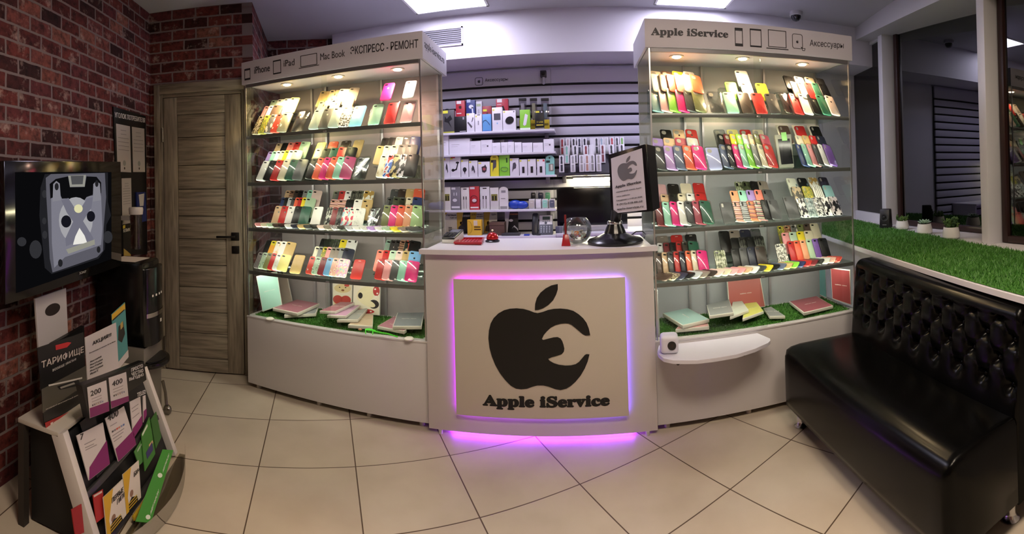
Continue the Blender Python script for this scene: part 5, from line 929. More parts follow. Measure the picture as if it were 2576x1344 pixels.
p = atz(1688,893,zs_); cb = thing('cube_camera', 'small white rounded cube camera with black lens on the ledge', 'camera', (p.x,p.y+.045,zs_+.0005), math.radians(-8))
G().box(-.048,.048,-.045,.045,0,.094,.020,seg=4).make('housing', mat('#d9d7e4', .35), cb, True); G().cyl((.012,-.0455,.046),(.012,-.0495,.046),.023,.022,24).make('lens', mat('#141318', .15), cb, True); G().cyl((.012,-.0496,.046),(.012,-.0505,.046),.010,.009,16).make('inner_lens', mat('#2b2320', .1), cb, True)
# ================================================================ SOFA
LEA = mat('#040404', .24, 0, .16); sf = thing('sofa', 'black buttoned leather sofa under the window sill', 'sofa', (1.35,1.8,0))
YL, YR = 2.44, 1.125
def xf(a): return 1.088-.026*a
def xr(a): return 1.700-.105*a
def yy_(a): return YL+(YR-YL)*a
def loft(rings, closed=True):
    g = G(); n = len(rings[0]); vs = [p for r in rings for p in r]; fs = []
    for k in range(len(rings)-1): fs += [(k*n+i, k*n+(i+1)%n, (k+1)*n+(i+1)%n, (k+1)*n+i) for i in range(n)]
    fs += [tuple(range(n))[::-1], tuple(range((len(rings)-1)*n, len(rings)*n))]; return g.raw(vs, fs)
def seatring(a, ins):
    D = xr(a)-.165-xf(a); pr = [(.03,.10),(.006,.115),(0,.15),(0,.25),(0,.35),(.006,.385),(.022,.412),(.05,.430),(.10,.438),(D*.5,.442),(D,.432),(D,.10)]
    return [Vector((xf(a)+min(max(d, ins),D), yy_(a), min(max(z,.10+ins*.3),.442-ins))) for d, z in pr]
rings = []
for a, ins in ((0,.035),(.006,.016),(.016,.004),(.03,0)): rings.append(seatring(a, ins))
for k in range(1,24): rings.append(seatring(.03+.94*k/24, 0))
for a, ins in ((.97,0),(.984,.004),(.994,.016),(1,.035)): rings.append(seatring(a, ins))
loft(rings).make('seat', LEA, sf, smooth=60)
rows = [(.795,0),(.708,.5),(.621,0),(.534,.5)]; NB = 8; BT = [((i+.55+o)/ (NB+.35), z) for z, o in rows for i in range(NB if o == 0 else NB-0) if (i+.55+o)/(NB+.35) < .985]
Lx = (YL-YR)
def dimple(a, z):
    d = 0
    for ab, zb in BT:
        r2 = ((a-ab)*Lx)**2+(z-zb)**2
        if r2 < .02: d += .030*math.exp(-r2/.00055)+.010*math.exp(-r2/.0035)
    # folds between neighbouring buttons
    for ab, zb in BT:
        for da in (-.5,.5):
            ae, ze = ab+da/(NB+.35), zb-.087
            if ze < .5: continue
            ux, uz = (ae-ab)*Lx, ze-zb; L2 = ux*ux+uz*uz; px_, pz_ = (a-ab)*Lx, z-zb; t = (px_*ux+pz_*uz)/L2
            if 0 < t < 1:
                q = (px_-t*ux)**2+(pz_-t*uz)**2
                if q < .002: d += .007*math.exp(-q/.00012)
    return d
def backring(a, ins, tuft=True):
    zt = .866-.020*a; r = []; X = xr(a)
    N = 34
    for k in range(N+1):
        z = .425+(zt-.055-.425)*k/N; x = X-.165+.045*(z-.425)/.44; x += dimple(a, z) if tuft else 0; r.append(Vector((x+ins*.6, yy_(a), z-ins*.0)))
    for k in range(1,9):
        t = PI/2*k/8; x0 = X-.165+.045*(zt-.055-.425)/.44; r.append(Vector((x0+.055*(1-math.cos(t))+ins*.4, yy_(a), zt-.055+.055*math.sin(t)-ins)))
    r += [Vector((X-.01, yy_(a), zt-ins)), Vector((X, yy_(a), zt-.02-ins)), Vector((X, yy_(a), .10)), Vector((X-.163, yy_(a), .10))]
    return r
rings = [backring(0,.03,False), backring(.005,.012,False), backring(.014,.003)]
rings += [backring(.02+.96*k/150, 0) for k in range(151)]
rings += [backring(.986,.003), backring(.995,.012,False), backring(1,.03,False)]
loft(rings).make('backrest', LEA, sf, smooth=60)
for ab, zb in BT:
    x = xr(ab)-.165+.045*(zb-.425)/.44+dimple(ab, zb)-.004; G().ball((x, yy_(ab), zb), .0125, .55, 1, 1, 12).make('button', LEA, sf)
CHR = mat('#cfcfd2', .15, 1)
for a, d in ((.05,.07),(.95,.07),(.05,.5),(.95,.40)): G().lathe([(.034,0),(.036,.006),(.026,.014),(.020,.03),(.020,.101)], 20, c=(xf(a)+d, yy_(a), 0)).make('leg', CHR, sf)
# ================================================================ ON THE SILL
SZ = .8885
def pot(px, py, r, hgt, label, kind):
    p = atz(px, py, .90); t = thing('potted_succulent', label, 'potted plant', (p.x,p.y,SZ), 0, 'potted succulents on the sill')
    G().lathe([(0,.002),(r*.86,.002),(r,.012),(r*1.02,hgt*.35),(r*.90,hgt*.8),(r*.84,hgt),(r*.76,hgt),(r*.78,hgt*.8),(0,hgt*.78)], 32).make('pot', mat('#dcdad6', .4), t, True)
    G().lathe([(0,hgt*.79),(r*.75,hgt*.80),(0,hgt*.86)], 20).make('soil', mat('#2b2019', .9), t, True)
    rg = random.Random(int(px)); 
    if kind == 'rosette':
        for ring, (n, tilt, L) in enumerate(((9,1.15,r*.95),(8,.8,r*.85),(6,.45,r*.62),(4,.2,r*.4))):
            for i in range(n):
                a = 2*PI*(i+.5*(ring%2))/n; M = Matrix.Translation((0,0,hgt*.92)) @ Matrix.Rotation(a,4,'Z') @ Matrix.Rotation(tilt,4,'Y') @ Matrix.Translation((0,0,L*.5)) @ Matrix.Diagonal((.16,.34,1,1))
                g = G(); b = bmesh.new(); bmesh.ops.create_uvsphere(b, u_segments=8, v_segments=7, radius=L*.55); g._merge(b, 0, M); g.make('leaf', mat(('#8fae96','#9cb9a0','#a9c4aa','#b5cdb4')[ring], .5), t, True)
    else:
        n = 16 if kind == 'stems' else 22
        for i in range(n):
            a = rg.random()*2*PI; q = r*.55*math.sqrt(rg.random()); H_ = hgt*(.75 if kind == 'stems' else .8)*(.6+.6*rg.random()); lean = .3*q/r+.25*rg.random()
            b0 = Vector((q*math.cos(a), q*math.sin(a), hgt*.82)); tip = b0+Vector((math.cos(a)*H_*lean*1.4, math.sin(a)*H_*lean*1.4, H_)); g = G()
            g.tube([b0, (b0+tip)/2+Vector((0,0,.004)), tip], .0030, 5)
            for k in range(5 if kind == 'stems' else 7):
                f = .35+.65*k/6; c = b0.lerp(tip, f); th = rg.random()*2*PI; g.ball(c+Vector((math.cos(th)*.008, math.sin(th)*.008, .003)), .0085, 1, 1, .6, 6)
            g.make('stem', mat(('#4a6b2c','#5f7d34','#3d5c28')[i%3] if kind == 'stems' else ('#3f5f2a','#2f4f24','#55722f')[i%3], .6), t, True)
pot(2270,573,.056,.072,'white pot of thin leafy succulent, nearest the small speaker','stems')
pot(2326,584,.062,.078,'white pot with a pale green rosette, middle of the three','rosette')
pot(2393,596,.064,.084,'white pot of bushy dark green succulent, nearest the wide post','bush')
p = atz(2237,571,.90); sp = thing('speaker', 'small black desktop speaker standing on the grass by the window', 'speaker', (p.x,p.y+.05,SZ), math.radians(-52))
G().hexa([(-.048,-.045,0),(.048,-.045,0),(.048,.06,0),(-.048,.06,0),(-.042,-.030,.165),(.042,-.030,.165),(.042,.055,.165),(-.042,.055,.165)], bev=.008).make('housing', mat('#111114', .4), sp, True)
M = Matrix.Translation((0,-.037,.095)) @ Matrix.Rotation(math.radians(-5),4,'X')
G().cyl((0,0,0),(0,-.006,0),.034,.034,28,M=M).make('cone_rim', mat('#2c2c31', .3), sp, True); G().cyl((0,-.006,0),(0,-.001,0),.026,.012,24,M=M).ball((0,-.045,.095),.012,1,.5,1).make('cone', mat('#050506', .5), sp, True); G().box(-.018,.018,-.0455,-.043,.028,.032).make('badge', mat('#8d8d93', .3), sp, True)
# ================================================================ LEFT SIDE: WALL BOARD, TELEVISION, COOLER, LEAFLET STAND
WC0 = Vector((*C0,0))
def lw(s, n, z): return WC0+LD*s+LN*n+Vector((0,0,z))
def lpl(n): return (WC0+LN*n, LN)
def slab(name, q, n, th, m, parent=None, bev=0, plane=None):
    P, N = plane or lpl(n); return G().prism(quadpx(q, P, N), -Vector(N).normalized()*th, bev=bev).make(name, m, parent, smooth=30)
def ltext(s, m, a, b, h, n, par, bold=0, plane=None):
    P, N = plane or lpl(n); return textpx(s, m, a, b, h, P, N, par, bold, .0012)
PAP = mat('#b9b3b0', .6); LINE = mat('#6d686a', .6)
bd = thing('notice_board', 'black notice board with white heading and papers on the brick wall', 'notice board', lw(.33,.01,1.45))
slab('board', [(286,268),(367,292),(371,640),(302,640)], .014, .012, mat('#0d0d10', .35), bd, .001)
ltext('УГОЛОК ПОТРЕБИТЕЛЯ', mat('#d9d4d2', .5), (288,295), (364,309), 13, .0145, bd, .01)
def paper(q, n, label, hx='#b5afac', lines=6, seal=True):
    o = tag(slab('paper', q, n, .001, mat(hx, .6)), label, 'paper', 'papers on the notice board'); P, N = lpl(n); c = quadpx(q, P, N); off = LN*.0006
    def b(u, v): return c[3]+(c[2]-c[3])*u+((c[0]-c[3])*(1-u)+(c[1]-c[2])*u)*v+off
    for k in range(lines):
        v = .88-.5*k/lines; u0, u1 = (.3,.7) if k < 2 else (.1,.88); G().prism([b(u0,v),b(u1,v),b(u1,v+.008),b(u0,v+.008)], off*.5).make('printed_line', LINE, o, smooth=0)
    if seal:
        for cu, cv, hx2, r in ((.5,.19,'#8d918c',.11),(.5,.08,'#4a3d3c',.05)): G().prism([b(cu+r*math.cos(a), cv+r*.55*math.sin(a)) for a in [2*PI*i/12 for i in range(12)]], off*.7).make('stamp', mat(hx2,.6), o, smooth=0)
    return o
paper([(292,311),(327,318),(330,434),(296,432)], .016, 'stamped certificate on the left of the notice board'); paper([(332,319),(363,324),(365,433),(335,433)], .016, 'stamped certificate on the right of the notice board'); paper([(306,449),(330,448),(332,560),(308,566)], .016, 'plain printed sheet lower on the notice board', '#aaa5a2', 9, False)
pk = thing('blue_pocket', 'blue plastic pocket holding a white card on the notice board', 'pocket', lw(.12,.02,1.3)); slab('pocket', [(344,484),(366,483),(369,556),(347,562)], .026, .010, mat('#1c2a66', .35), pk); slab('white_card', [(349,490),(363,487),(361,518),(352,519)], .0285, .0015, mat('#bab6b6', .6), pk)
cl_ = tag(slab('poster', [(309,567),(327,562),(330,646),(311,650)], .018, .002, mat('#121212', .4)), 'narrow black poster with white lettering under the notice sheet', 'poster'); ltext('КЛИК', mat('#dcd9d4', .5), (310,585), (327,581), 8, .0185, cl_, .01); P_, N_ = lpl(.0188)
G().prism(quadpx([(309,568),(315,566),(315,574),(309,576)], P_, N_), LN*.0004).make('yellow_mark', mat('#c9b040', .5), cl_); G().prism(quadpx([(311,625),(320,632),(329,640),(329,645),(311,649)], P_, N_), LN*.0004).make('printed_fruit', mat('#a58f4a', .5), cl_)
# cup dispenser
cx, cz0 = at(343,645, *lpl(.125)), None; topz = at(343,532, *lpl(.125)).z; cdp = thing('cup_dispenser', 'clear cup dispenser tube with white cap beside the water cooler', 'dispenser', (cx.x,cx.y,cx.z))
zb_ = .985
G().lathe([(.040,zb_),(.040,topz)], 28, c=(cx.x,cx.y,0)).make('tube', glass('#cfc6c2', .10, .08, 1.0, 'cup'), cdp); G().lathe([(0,topz+.03),(.046,topz+.028),(.050,topz+.015),(.046,topz-.02),(.041,topz-.02)], 28, c=(cx.x,cx.y,0)).make('cap', mat('#c6c1c0', .4), cdp); G().box(-.03,.03,-.100,-.036,topz-.06,topz-.03,M=Matrix.Translation((cx.x,cx.y,0)) @ Matrix.Rotation(math.atan2(LN.y,LN.x)-PI/2,4,'Z')).make('bracket', mat('#8d8886', .5), cdp)
for k in range(7): G().lathe([(.032,zb_+.02+.03*k),(.036,zb_+.05+.03*k)], 20, c=(cx.x,cx.y,0)).make('cup', glass('#dcd5d0', .12, .1, 1, 'cups'), cdp)
# water cooler
wk = thing('water_cooler', 'black and silver water cooler between the brick wall and door', 'water cooler', lw(.82,.2,0)); ANG = math.atan2(LD.y, LD.x); WM = Matrix.Translation(WC0) @ Matrix.Rotation(ANG, 4, 'Z')   # local x along the wall towards the viewer, y into the room
BK = mat('#0a0a0b', .18); SIL = mat('#8a857c', .35, .5)
G().box(.665,.928,.03,.35,.012,.46,.008,M=WM).make('body', SIL, wk); G().box(.665,.928,.03,.345,.465,.955,.02,M=WM).make('upper_body', BK, wk)
fp_ = [(.928,.34)]+[(.7965+.1315*math.cos(a), .34+.05*math.sin(a)) for a in [PI*i/14 for i in range(1,14)]]+[(.665,.34)]
G().prism([WM@Vector((x,y,.47)) for x, y in fp_], (0,0,.45), bev=.006).make('front_panel', BK, wk)
tr_ = [(.938,.33)]+[(.7965+.145*math.cos(a), .33+.115*math.sin(a)) for a in [PI*i/14 for i in range(1,14)]]+[(.655,.33)]
G().prism([WM@Vector((x,y,.345)) for x, y in tr_], (0,0,.03), bev=.008).make('drip_tray', BK, wk); G().prism([WM@Vector((.7965+(x-.7965)*.8, .33+(y-.33)*.8, .376)) for x, y in tr_], (0,0,.004)).make('grille', mat('#2b2b2d', .3, .5), wk)
def arcstrip(nm, z0, z1, a0, a1, m, r=.051, rx=.133):
    a = [a0+(a1-a0)*i/10 for i in range(11)]; o_ = [(.7965+rx*math.cos(t), .34+r*math.sin(t)) for t in a]; i_ = [(.7965+(rx-.004)*math.cos(t), .34+(r-.004)*math.sin(t)) for t in a[::-1]]
    return G().prism([WM@Vector((x,y,z0)) for x, y in o_+i_], (0,0,z1-z0)).make(nm, m, wk)
arcstrip('chrome_strip', .635, .66, .15*PI, .85*PI, mat('#c9c6bc', .12, 1), .0545, .136)
for k in range(4): arcstrip('button', .752, .764, (.30+.10*k)*PI, (.335+.10*k)*PI, mat('#d6d3d0', .4), .052, .134)
arcstrip('round_mark', .585, .603, .55*PI, .60*PI, mat('#d6d3d0', .4), .052, .134)
tag(G().prism([WM@Vector(p) for p in ((.72,.12,.9562),(.72,.30,.9562),(.915,.29,.9562),(.915,.10,.9562))], (0,0,.0015)).make('paper_sheet', mat('#bdb4b0', .6)), 'printed paper sheet lying on top of the water cooler', 'paper')
tag(G().ball(WM@Vector((.70,.40,.03)), .03, 1, .8, 1.0, 10).tube([WM@Vector((.70,.395,.05)), WM@Vector((.695,.385,.13)), WM@Vector((.70,.37,.20))], .010, 8).make('plastic_bag', glass('#b9b3a8', .18, .25, 1, 'bag')), 'small clear plastic bag hanging beside the water cooler', 'bag')
# television
TN = .21; tv = thing('television', 'black wall television showing a grey technical image', 'television', lw(1.45,TN,1.2)); tp = lpl(TN)
q4 = quadpx([(10,404),(304,407),(306,668),(14,768)], *tp); G().prism(q4, -LN*.045, bev=.004).make('housing', mat('#070708', .10), tv)
tq = sum(q4, Vector())/4; G().box(-.12,.12,-TN+.002,-.05,-.1,.1,.004,M=Matrix.Translation(tq) @ Matrix.Rotation(ANG,4,'Z')).make('wall_mount', mat('#1b1b1c', .5), tv)
def tvp(nm, q, hx, s=.8, d=.0012): P = [p+LN*d for p in quadpx(q, *tp)]; return G().prism(P, LN*.0003).make(nm, emit(hx, s) if s else mat(hx, .15), SCR, smooth=0)
SCR = tv; SCR = tvp('screen', [(38,433),(280,433),(280,652),(40,738)], '#0b0b0d', .6, .0006)
def cr(*p): return [(x/2.584, y/2.584+380) for x, y in p]
def el(cx, cy, rx, ry, k=16): return [((cx+rx*math.cos(2*PI*i/k))/2.584, (cy+ry*math.sin(2*PI*i/k))/2.584+380) for i in range(k)]
tvp('image_shape', cr((262,240),(290,150),(700,140),(700,330),(720,420),(690,480),(680,640),(640,700),(335,800),(290,760),(270,560),(255,420)), '#242428', .55, .0010)
tvp('image_shape', cr((296,175),(330,150),(680,143),(688,300),(672,500),(668,650),(630,690),(340,790),(322,700),(312,500),(300,300)), '#57565f', .7, .0014)
tvp('image_shape', cr((330,300),(655,290),(664,500),(655,610),(420,690),(350,760),(335,600)), '#777681', .7, .0018)
tvp('image_shape', cr((320,215),(360,182),(440,165),(452,236),(548,234),(560,165),(625,168),(655,205),(655,275),(600,285),(560,300),(530,345),(470,345),(445,308),(400,310),(385,270),(345,300),(325,310)), '#0e0e10', .6, .0022)
tvp('image_shape', cr((440,160),(556,156),(548,232),(452,234)), '#8d8c84', .7, .0026); tvp('image_shape', cr((456,162),(540,160),(534,216),(464,218)), '#4c4c4e', .7, .0030)
for c in (363, 624): tvp('image_shape', cr((c-24,330),(c-20,215),(c,195),(c+22,212),(c+30,320)), '#7f7e86', .7, .0026)
tvp('image_shape', el(490,450,110,150,24), '#a3a2a6', .65, .0028); tvp('image_shape', cr((395,320),(440,306),(520,430),(600,560),(612,620),(575,615),(500,500),(430,400)), '#6c6b78', .7, .0034); tvp('image_shape', cr((600,300),(560,310),(480,440),(420,570),(425,620),(470,600),(520,480),(590,370)), '#6c6b78', .7, .0038)
tvp('image_shape', el(505,375,28,28), '#c8c49a', .8, .0042); tvp('image_shape', cr((470,610),(485,555),(512,500),(545,550),(562,598)), '#cfcdc6', .85, .0042)
tvp('image_shape', cr((425,640),(610,575),(612,608),(440,668)), '#8d8c80', .7, .0042)
for a in ((425,458,33,40),(586,425,27,35)): tvp('image_shape', el(*a), '#17171f', .6, .0046)
for a in ((363,232,13,24),(624,212,11,22),(387,728,15,25),(636,641,12,21)): tvp('image_shape', el(*a), '#232326', .6, .0046)
for a in ((288,280,16,26),(286,455,14,22),(290,545,16,26),(700,560,30,40),(140,590,30,30),(230,640,40,60)): tvp('image_shape', el(*a), '#3a3a3e', .45, .0012)
ltext('SONY', mat('#9a9896', .4), (199,691), (216,686), 6, TN, tv, .01)
# ---------------------------------------------------------------- leaflet stand: white leaning side boards, top plate, dark pockets
WD_ = -LD; FRt = Vector((-1.885,1.703,0)); SWID = .80; FLt = FRt-WD_*SWID; UPV = Vector((0,0,.435))-LN*.176; SN = UPV.cross(WD_).normalized(); SN = SN if SN.dot(LN) > 0 else -SN
ls = thing('leaflet_stand', 'low white leaflet stand with leaning side boards in front of brick wall', 'stand', (FLt+FRt)/2)
WB_ = mat('#cbc5c2', .45)
def sp(u, v, d): return FLt+WD_*(SWID*u)+UPV*v+SN*d   # along the width, up the slope, out of the slope
def sbox(nm, u0, u1, v0, v1, d0, d1, m, bev=.003, par=None): return G().hexa([sp(u0,v0,d0),sp(u1,v0,d0),sp(u1,v0,d1),sp(u0,v0,d1),sp(u0,v1,d0),sp(u1,v1,d0),sp(u1,v1,d1),sp(u0,v1,d1)], bev=bev).make(nm, m, par or ls)
sbox('side_board', 0, .045, 0.03, 1, -.05, .012, WB_); sbox('side_board', .955, 1, 0.03, 1, -.05, .012, WB_)
Lb = [sp(0,1,-.05), sp(1,1,-.05)]; zt_ = .437
tpq = [FLt+UPV-LN*.012, FRt+UPV-LN*.012]; G().hexa([tpq[0]+Vector((0,0,-.018)),tpq[1]+Vector((0,0,-.018)),tpq[1]-LN*.205+Vector((0,0,-.018)),tpq[0]-LN*.205+Vector((0,0,-.018)),tpq[0]+Vector((0,0,.001)),tpq[1]+Vector((0,0,.001)),tpq[1]-LN*.205+Vector((0,0,.001)),tpq[0]-LN*.205+Vector((0,0,.001))], bev=.002).make('top_plate', mat('#b9b2aa', .5), ls)
TPZ = .4368
sbox('back_panel', .045, .955, .06, .95, -.030, -.024, mat('#1d1d1e', .3), 0)
for v0 in (.44,.04): sbox('pocket', .05, .95, v0, v0+.05, -.022, -.003, mat('#3b3b3b', .25), .002)
for u in (.02,.98):
    b = FLt+WD_*(SWID*u)+UPV-LN*.20; b.z = 0; G().box(-.018,.018,-.015,.015,0,.418,M=Matrix.Translation(b) @ Matrix.Rotation(ANG,4,'Z')).make('rear_leg', mat('#2a2420', .6), ls)
bq = [FLt+UPV-LN*.19, FLt-LN*.36, sp(0,.05,-.055), sp(0,.94,-.055)]; bq[0].z = .41; bq[1].z = .01; bq[2].z = .012; G().prism([p+WD_*.05 for p in bq], WD_*(SWID-.10)).make('dark_body', mat('#0e0c0c', .6), ls)
def slop(d): return (sp(0,0,d), SN)
PUR = mat('#7a2160', .45); LPW = mat('#c4bcbc', .5)
def leaf(q, d, hx, label, group='leaflets in the pockets of the stand', th=.004, name='leaflet', m=None): return tag(G().prism(quadpx(q, *slop(d)), -SN*th).make(name, m or mat(hx, .45)), label, 'leaflet', group)
def on(par, q, d, hx, nm='printed_area'): return G().prism([p+SN*.0006 for p in quadpx(q, *slop(d))], SN*.0005).make(nm, mat(hx, .45), par, smooth=0)
def stext(s, a, b, h, d, par, hx='#2a2627', bold=.008): return textpx(s, mat(hx, .5), a, b, h, *slop(d), par, bold, .0016)
def rows_(par, pts, d, hx='#8d8587'):
    for a, b in pts: on(par, [a, b, (b[0],b[1]+2), (a[0],a[1]+2)], d, hx, 'printed_line')
o = leaf([(193,1096),(259,1063),(276,1168),(224,1209)], .016, '#c4bcbc', 'white and purple leaflet numbered 7, left of the upper pocket row'); on(o, [(225,1176),(268,1108),(276,1167),(224,1208)], .016, '#7a2160'); stext('7', (201,1108), (209,1105), 15, .016, o); rows_(o, (((212,1118),(240,1104)),((214,1126),(236,1116)),((215,1132),(243,1118))), .016)
sbox('back_card', .16, .30, .52, .98, .002, .004, mat('#141214', .4), 0)
o = leaf([(265,1053),(312,1022),(342,1119),(298,1162)], .016, '#c4bcbc', 'white and purple leaflet numbered 400 in the upper pocket row'); on(o, [(290,1130),(335,1083),(342,1118),(298,1161)], .016, '#7a2160'); stext('400', (270,1062), (297,1046), 17, .016, o, bold=.0); rows_(o, (((277,1072),(294,1062)),((282,1097),(312,1077)),((284,1104),(310,1086)),((286,1111),(306,1097))), .016)
for k, hx in enumerate(('#4a4648','#77706f','#c0574f','#c07a6a','#7a86a8','#5f6f9f')): on(o, [(281+5.5*k,1085-3.4*k),(285+5.5*k,1082.5-3.4*k),(285.6+5.5*k,1087-3.4*k),(281.6+5.5*k,1089.5-3.4*k)], .016, hx, 'printed_icon')
o = leaf([(327,1011),(353,998),(358,1069),(336,1104)], .016, '#c4bcbc', 'white and purple leaflet half hidden behind the black holder'); on(o, [(333,1080),(357,1045),(358,1068),(336,1103)], .016, '#7a2160'); rows_(o, (((331,1028),(348,1016)),((332,1036),(347,1026)),((333,1052),(350,1038))), .016)
o = leaf([(360,997),(366,994),(369,1046),(361,1063)], .014, '#c4bcbc', 'sliver of a white and purple leaflet at the right end of upper row'); on(o, [(361,1035),(368,1028),(369,1045),(361,1062)], .014, '#7a2160')
GRN = '#3f7a32'
o = leaf([(380,1056),(393,1036),(406,1100),(392,1130)], .006, '#35632c', 'green leaflet at the far right behind another green leaflet')
o = leaf([(338,1137),(366,1090),(372,1150),(350,1172)], .010, '#4a8040', 'green leaflet behind the yellow leaflets, left of two larger ones'); stext('МЕГАФОН', (345,1138), (366,1103), 6, .010, o, '#c9d6c2')
o = leaf([(356,1094),(376,1050),(391,1142),(365,1186)], .018, GRN, 'green leaflet printed with figures, nearest the right side board'); on(o, [(367,1140),(382,1112),(385,1132),(370,1156)], .018, '#3a3566', 'printed_figures'); on(o, [(374,1120),(383,1108),(385,1114),(376,1127)], .018, '#c9a878', 'printed_figures'); on(o, [(357,1092),(370,1067),(371,1073),(358,1098)], .018, '#c9d6c2', 'printed_line')
o = leaf([(234,1246),(259,1231),(263,1300),(243,1316)], .010, '#a02824', 'red leaflet behind the yellow leaflet in the lower pocket'); on(o, [(235,1247),(256,1235),(256,1240),(236,1252)], .010, '#c9b4ac', 'printed_line')
o = leaf([(180,1282),(205,1268),(212,1340),(190,1350)], .006, '#8f211f', 'red leaflet lower at the left end of the stand')
def bee(q, lab, words, face):
    o = leaf(q, .022, '#d2c9bd', lab); A, B, C_, D_ = q
    def w(u, v): return (D_[0]+(C_[0]-D_[0])*u+((A[0]-D_[0])*(1-u)+(B[0]-C_[0])*u)*v, D_[1]+(C_[1]-D_[1])*u+((A[1]-D_[1])*(1-u)+(B[1]-C_[1])*u)*v)
    on(o, [w(0,0),w(.22,0),w(.16,.35),w(.5,1),w(0,1)], .022, '#c99f2c'); 
    for s, u0, u1, v, h in words: stext(s, w(u0,v), w(u1,v), h, .022, o, '#1d1a18', .012)
    on(o, [w(face[0]+.11*math.cos(t), face[1]+.085*math.sin(t)) for t in [2*PI*i/12 for i in range(12)]], .022, '#8a6a54', 'printed_face'); on(o, [w(.18,.0),w(.2,.18),w(face[0],.27),w(.75,.15),w(.8,.0)], .0225, '#2a2522', 'printed_body')
    for k in range(3): on(o, [w(.2,.03+.07*k),w(.74,.03+.07*k),w(.74,.055+.07*k),w(.2,.055+.07*k)], .0235, '#c9a52e', 'printed_stripe')
    return o
bee([(260,1252),(308,1206),(318,1296),(270,1356)], 'yellow and white leaflet with a person print, front left of lower pocket', (('ПЕРВЫЕ',.36,.95,.68,13),('ГИГИ',.60,.97,.52,13)), (.38,.30))
bee([(309,1194),(349,1158),(355,1252),(318,1295)], 'yellow and white leaflet with a person print, right of the front one', (('БИ+',.62,.98,.70,12),), (.42,.36))
sbox('yellow_lip', .30, .56, .03, .07, .025, .035, mat('#b99a2a', .45), .001)
# curved clear tray at the foot with a green strip
trp = [sp(u,.02,.03)+LN*(.02+.10*math.sin(PI*u))+Vector((0,0,.0)) for u in [i/16 for i in range(17)]]
lo = [Vector((p.x,p.y,.012)) for p in trp]; bk = [sp(i/16,.02,.02) for i in range(17)]
g = G(); g.raw([*lo, *[Vector((b.x,b.y,.012)) for b in bk], *[p+Vector((0,0,.06)) for p in trp]], [(i,i+1,18+i,17+i) for i in range(16)]+[(i,34+i,35+i,i+1) for i in range(16)]); g.make('clear_tray', glass('#b5b2aa', .10, .06, 1, 'tray'), ls)
gpl = (sp(.6,.10,.07), (SN*.5+LN*.3+Vector((0,0,.75))).normalized()); gq = [(409,1131),(436,1133),(380,1316),(341,1312)]
gs = tag(G().prism(quadpx(gq, *gpl), -Vector(gpl[1])*.003).make('shelf_strip', mat('#3f8a34', .4)), 'green strip with white lettering along the foot of the stand', 'strip', None)
def gtext(s, a, b, h): return textpx(s, mat('#d3dccd', .5), a, b, h, *gpl, gs, .012, .002)
gtext('МЕГАФОН', (378,1298), (398,1242), 12); gtext('МЕГАФОН', (409,1192), (424,1150), 10)
for a, b in (((372,1302),6),((402,1197),6)): G().prism([p+Vector(gpl[1])*.001 for p in [at(a[0]+b*math.cos(t), a[1]+b*math.sin(t), *gpl) for t in [2*PI*i/14 for i in range(14)]]], Vector(gpl[1])*.0008).make('round_mark', mat('#d3dccd', .5), gs, smooth=0)
# black poster in a clear holder on the top plate
def stander(q, base_px, label, cat, hx, name, th=.004):
    P = atz(*base_px, TPZ); pl = (P, LN); Q = quadpx(q, *pl)
    for p in Q: p.z = max(p.z, TPZ+.0006)
    return tag(G().prism(Q, -LN*th).make(name, mat(hx, .35)), label, cat), pl
def pon(par, pl, q, hx, nm='printed_area', d=.0006, m=None): return G().prism([p+LN*d for p in quadpx(q, *pl)], LN*.0005).make(nm, m or mat(hx, .4), par, smooth=0)
o, pl = stander([(94,876),(210,836),(219,1012),(112,1072)], (150,1052), 'black poster with a small plane standing on the leaflet stand', 'poster', '#131315', 'poster')
pon(o, pl, [(107,1040),(104,980),(216,920),(218,965)], '#4a4740'); pon(o, pl, [(139,869),(170,861),(179,862),(168,874),(140,881)], '#b3262c', 'red_flag', .001)
textpx('ТАРИФИЩЕ', mat('#b3a8a4', .4), (103,930), (209,889), 21, *pl, o, .012, .002); textpx('ВООБЩЕ УРАГАН!', mat('#a9a5a3', .4), (131,936), (190,907), 7, *pl, o, .006, .002); textpx('РАЗДАВАЙ БЕЗЛИМИТНЫЙ ИНТЕРНЕТ', mat('#a39d98', .4), (114,1032), (208,990), 4, *pl, o, 0, .002)
pon(o, pl, [(121,968),(206,949),(206,953),(122,972)], '#c0bcb6', 'printed_wing', .0015); pon(o, pl, [(143,972),(196,955),(200,962),(190,972),(150,980)], '#17171a', 'printed_plane', .0018); pon(o, pl, [(150,974),(185,962),(188,966),(152,978)], '#8d8983', 'printed_plane', .0022)
pon(o, pl, [(112,1064),(203,1022),(205,1034),(115,1078)], '#a31f22', 'red_strip', .0016); textpx('МТС', mat('#d9c4c0', .4), (134,1066), (148,1059), 5, *pl, o, .01, .0026); pon(o, pl, [(126,1064),(132,1061),(132,1067),(126,1070)], '#d9c4c0', 'round_mark', .0022)
o2, pl2 = stander([(214,850),(292,812),(299,930),(222,985)], (258,962), 'white price notice in a clear holder on the leaflet stand', 'notice', '#c6bfc0', 'notice')
textpx('АКЦИЯ!!!', mat('#262325', .5), (232,871), (279,847), 11, *pl2, o2, .012, .0016)
for k, (s, u) in enumerate((('iPhone 6 рублей',0),('iPhone 6s 7s рублей',3),('iPhone 7/7 рублей',2),('iPhone 8 рублей',4),('iPhone X',-8))): textpx(s, mat('#4a4648', .5), (226,913+7.6*k), (254+u,899+7.6*k+(4 if k == 4 else 0)), 4.5, *pl2, o2, .004, .0016)
textpx('Бесплатная установка 3D на iPhone', mat('#6a6567', .5), (224,891), (290,860), 4, *pl2, o2, 0, .0016)
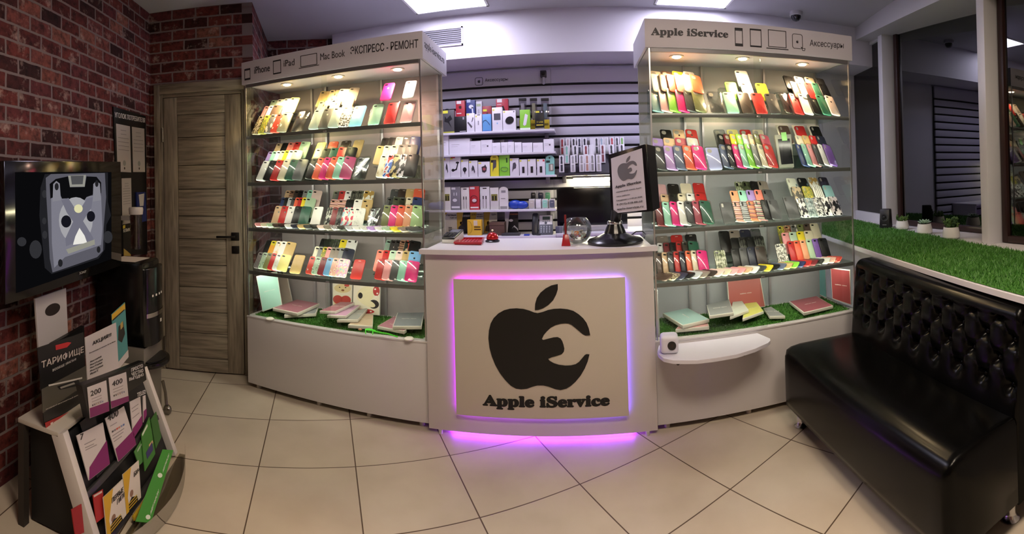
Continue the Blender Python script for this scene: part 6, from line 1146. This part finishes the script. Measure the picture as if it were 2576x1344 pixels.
o3, pl3 = stander([(281,792),(314.5,761),(323,900),(294,936)], (312,918), 'teal and yellow flyer with a cyclist behind the price notice', 'flyer', '#4f8f8f', 'flyer'); pon(o3, pl3, [(281,792),(314,763),(315,778),(281,806)], '#c9a336'); pon(o3, pl3, [(298,822),(309,808),(314,840),(306,862),(297,856)], '#2b2a26', 'printed_cyclist', .001); pon(o3, pl3, [(302,815),(308,808),(309,822),(303,830)], '#b59a5a', 'printed_cyclist', .0015); pon(o3, pl3, [(294,915),(322,880),(323,898),(294,934)], '#c2bcba', 'white_band', .001); pon(o3, pl3, [(283,804),(312,778),(312,781),(283,808)], '#2a2620', 'printed_line', .0015)
# black leaflet holder with two cards
o4, pl4 = stander([(206,971),(362,909),(369,993),(225,1054)], (290,1026), 'black leaflet holder with two white cards on the stand top', 'leaflet holder', '#0d0c0e', 'leaflet_holder', .03)
for q, num, lab, pq in (([(218,975),(266,957),(273,1034),(225,1052)],'200','white and purple card numbered 200 in the black holder',[(224,1027),(272,1010),(273,1034),(225,1051)]),([(272,951),(316,936),(323,1009),(279,1028)],'400','white and purple card numbered 400 in the black holder',[(277,1010),(322,996),(323,1009),(279,1027)])):
    c = tag(G().prism([p+LN*.0012 for p in quadpx(q, *pl4)], LN*.0015).make('card', mat('#c6bfc0', .5)), lab, 'card', 'cards in the black leaflet holder')
    pon(c, pl4, pq, '#7a2160', 'purple_band', .003); x0, y0 = q[0]; textpx(num, mat('#262325', .5), (x0+8,y0+22), (x0+34,y0+12), 13, *pl4, c, 0, .0034)
    for k in range(3): pon(c, pl4, [(x0+11+k,y0+28+7*k),(x0+36,y0+18+7*k),(x0+36,y0+20+7*k),(x0+11+k,y0+30+7*k)], '#a39a9c', 'printed_line', .003)
    for k in range(6): pon(c, pl4, [(x0+12+5*k,y0+43-1.9*k),(x0+15+5*k,y0+42-1.9*k),(x0+15.5+5*k,y0+46-1.9*k),(x0+12.5+5*k,y0+47-1.9*k)], ('#55504f','#77706f','#b09a92','#a08a82','#8d8aa0','#8a8fa5')[k], 'printed_icon', .003)
WHT = mat('#c9c5c5', .5)
for s, a, b, h in (('ПРОСТО',(329,936),(358,924),9),('ЧЕСТНО',(330,947),(359,936),9),('ВЫГОДНО',(324,960),(360,947),9),('TELE2',(344,999),(365,990),10)): textpx(s, WHT, a, b, h, *pl4, o4, .012, .0016)
# white panel with an oval hand hole standing behind the poster
P = atz(150,1010,TPZ)-LN*.13; P.z = TPZ; c4 = [at(x, y, P, LN) for x, y in ((88,752),(166,725),(176,1010),(105,1040))]; c4[2].z = c4[3].z = TPZ+.001
ov = [at(132+19*math.cos(t), 779+15*math.sin(t)-6*math.cos(t), P, LN) for t in [2*PI*i/20 for i in range(20)]]
wpn = tag(G().prism(c4, -LN*.008).make('panel', mat('#b3aeb0', .5)), 'white panel with an oval hand hole standing behind the black poster', 'panel'); G().prism([p+LN*.0006 for p in ov], LN*.0006).make('hand_hole', mat('#1d1210', .8), wpn, smooth=0)
cbk = tag(G().prism([p for p in [at(x, y, P+LN*.03, LN) for x, y in ((125,872),(135,864),(212,820),(214,1000),(126,1000))]], -LN*.02).make('folder', mat('#0c0c0d', .4)), 'black folder standing behind the black poster', 'folder')
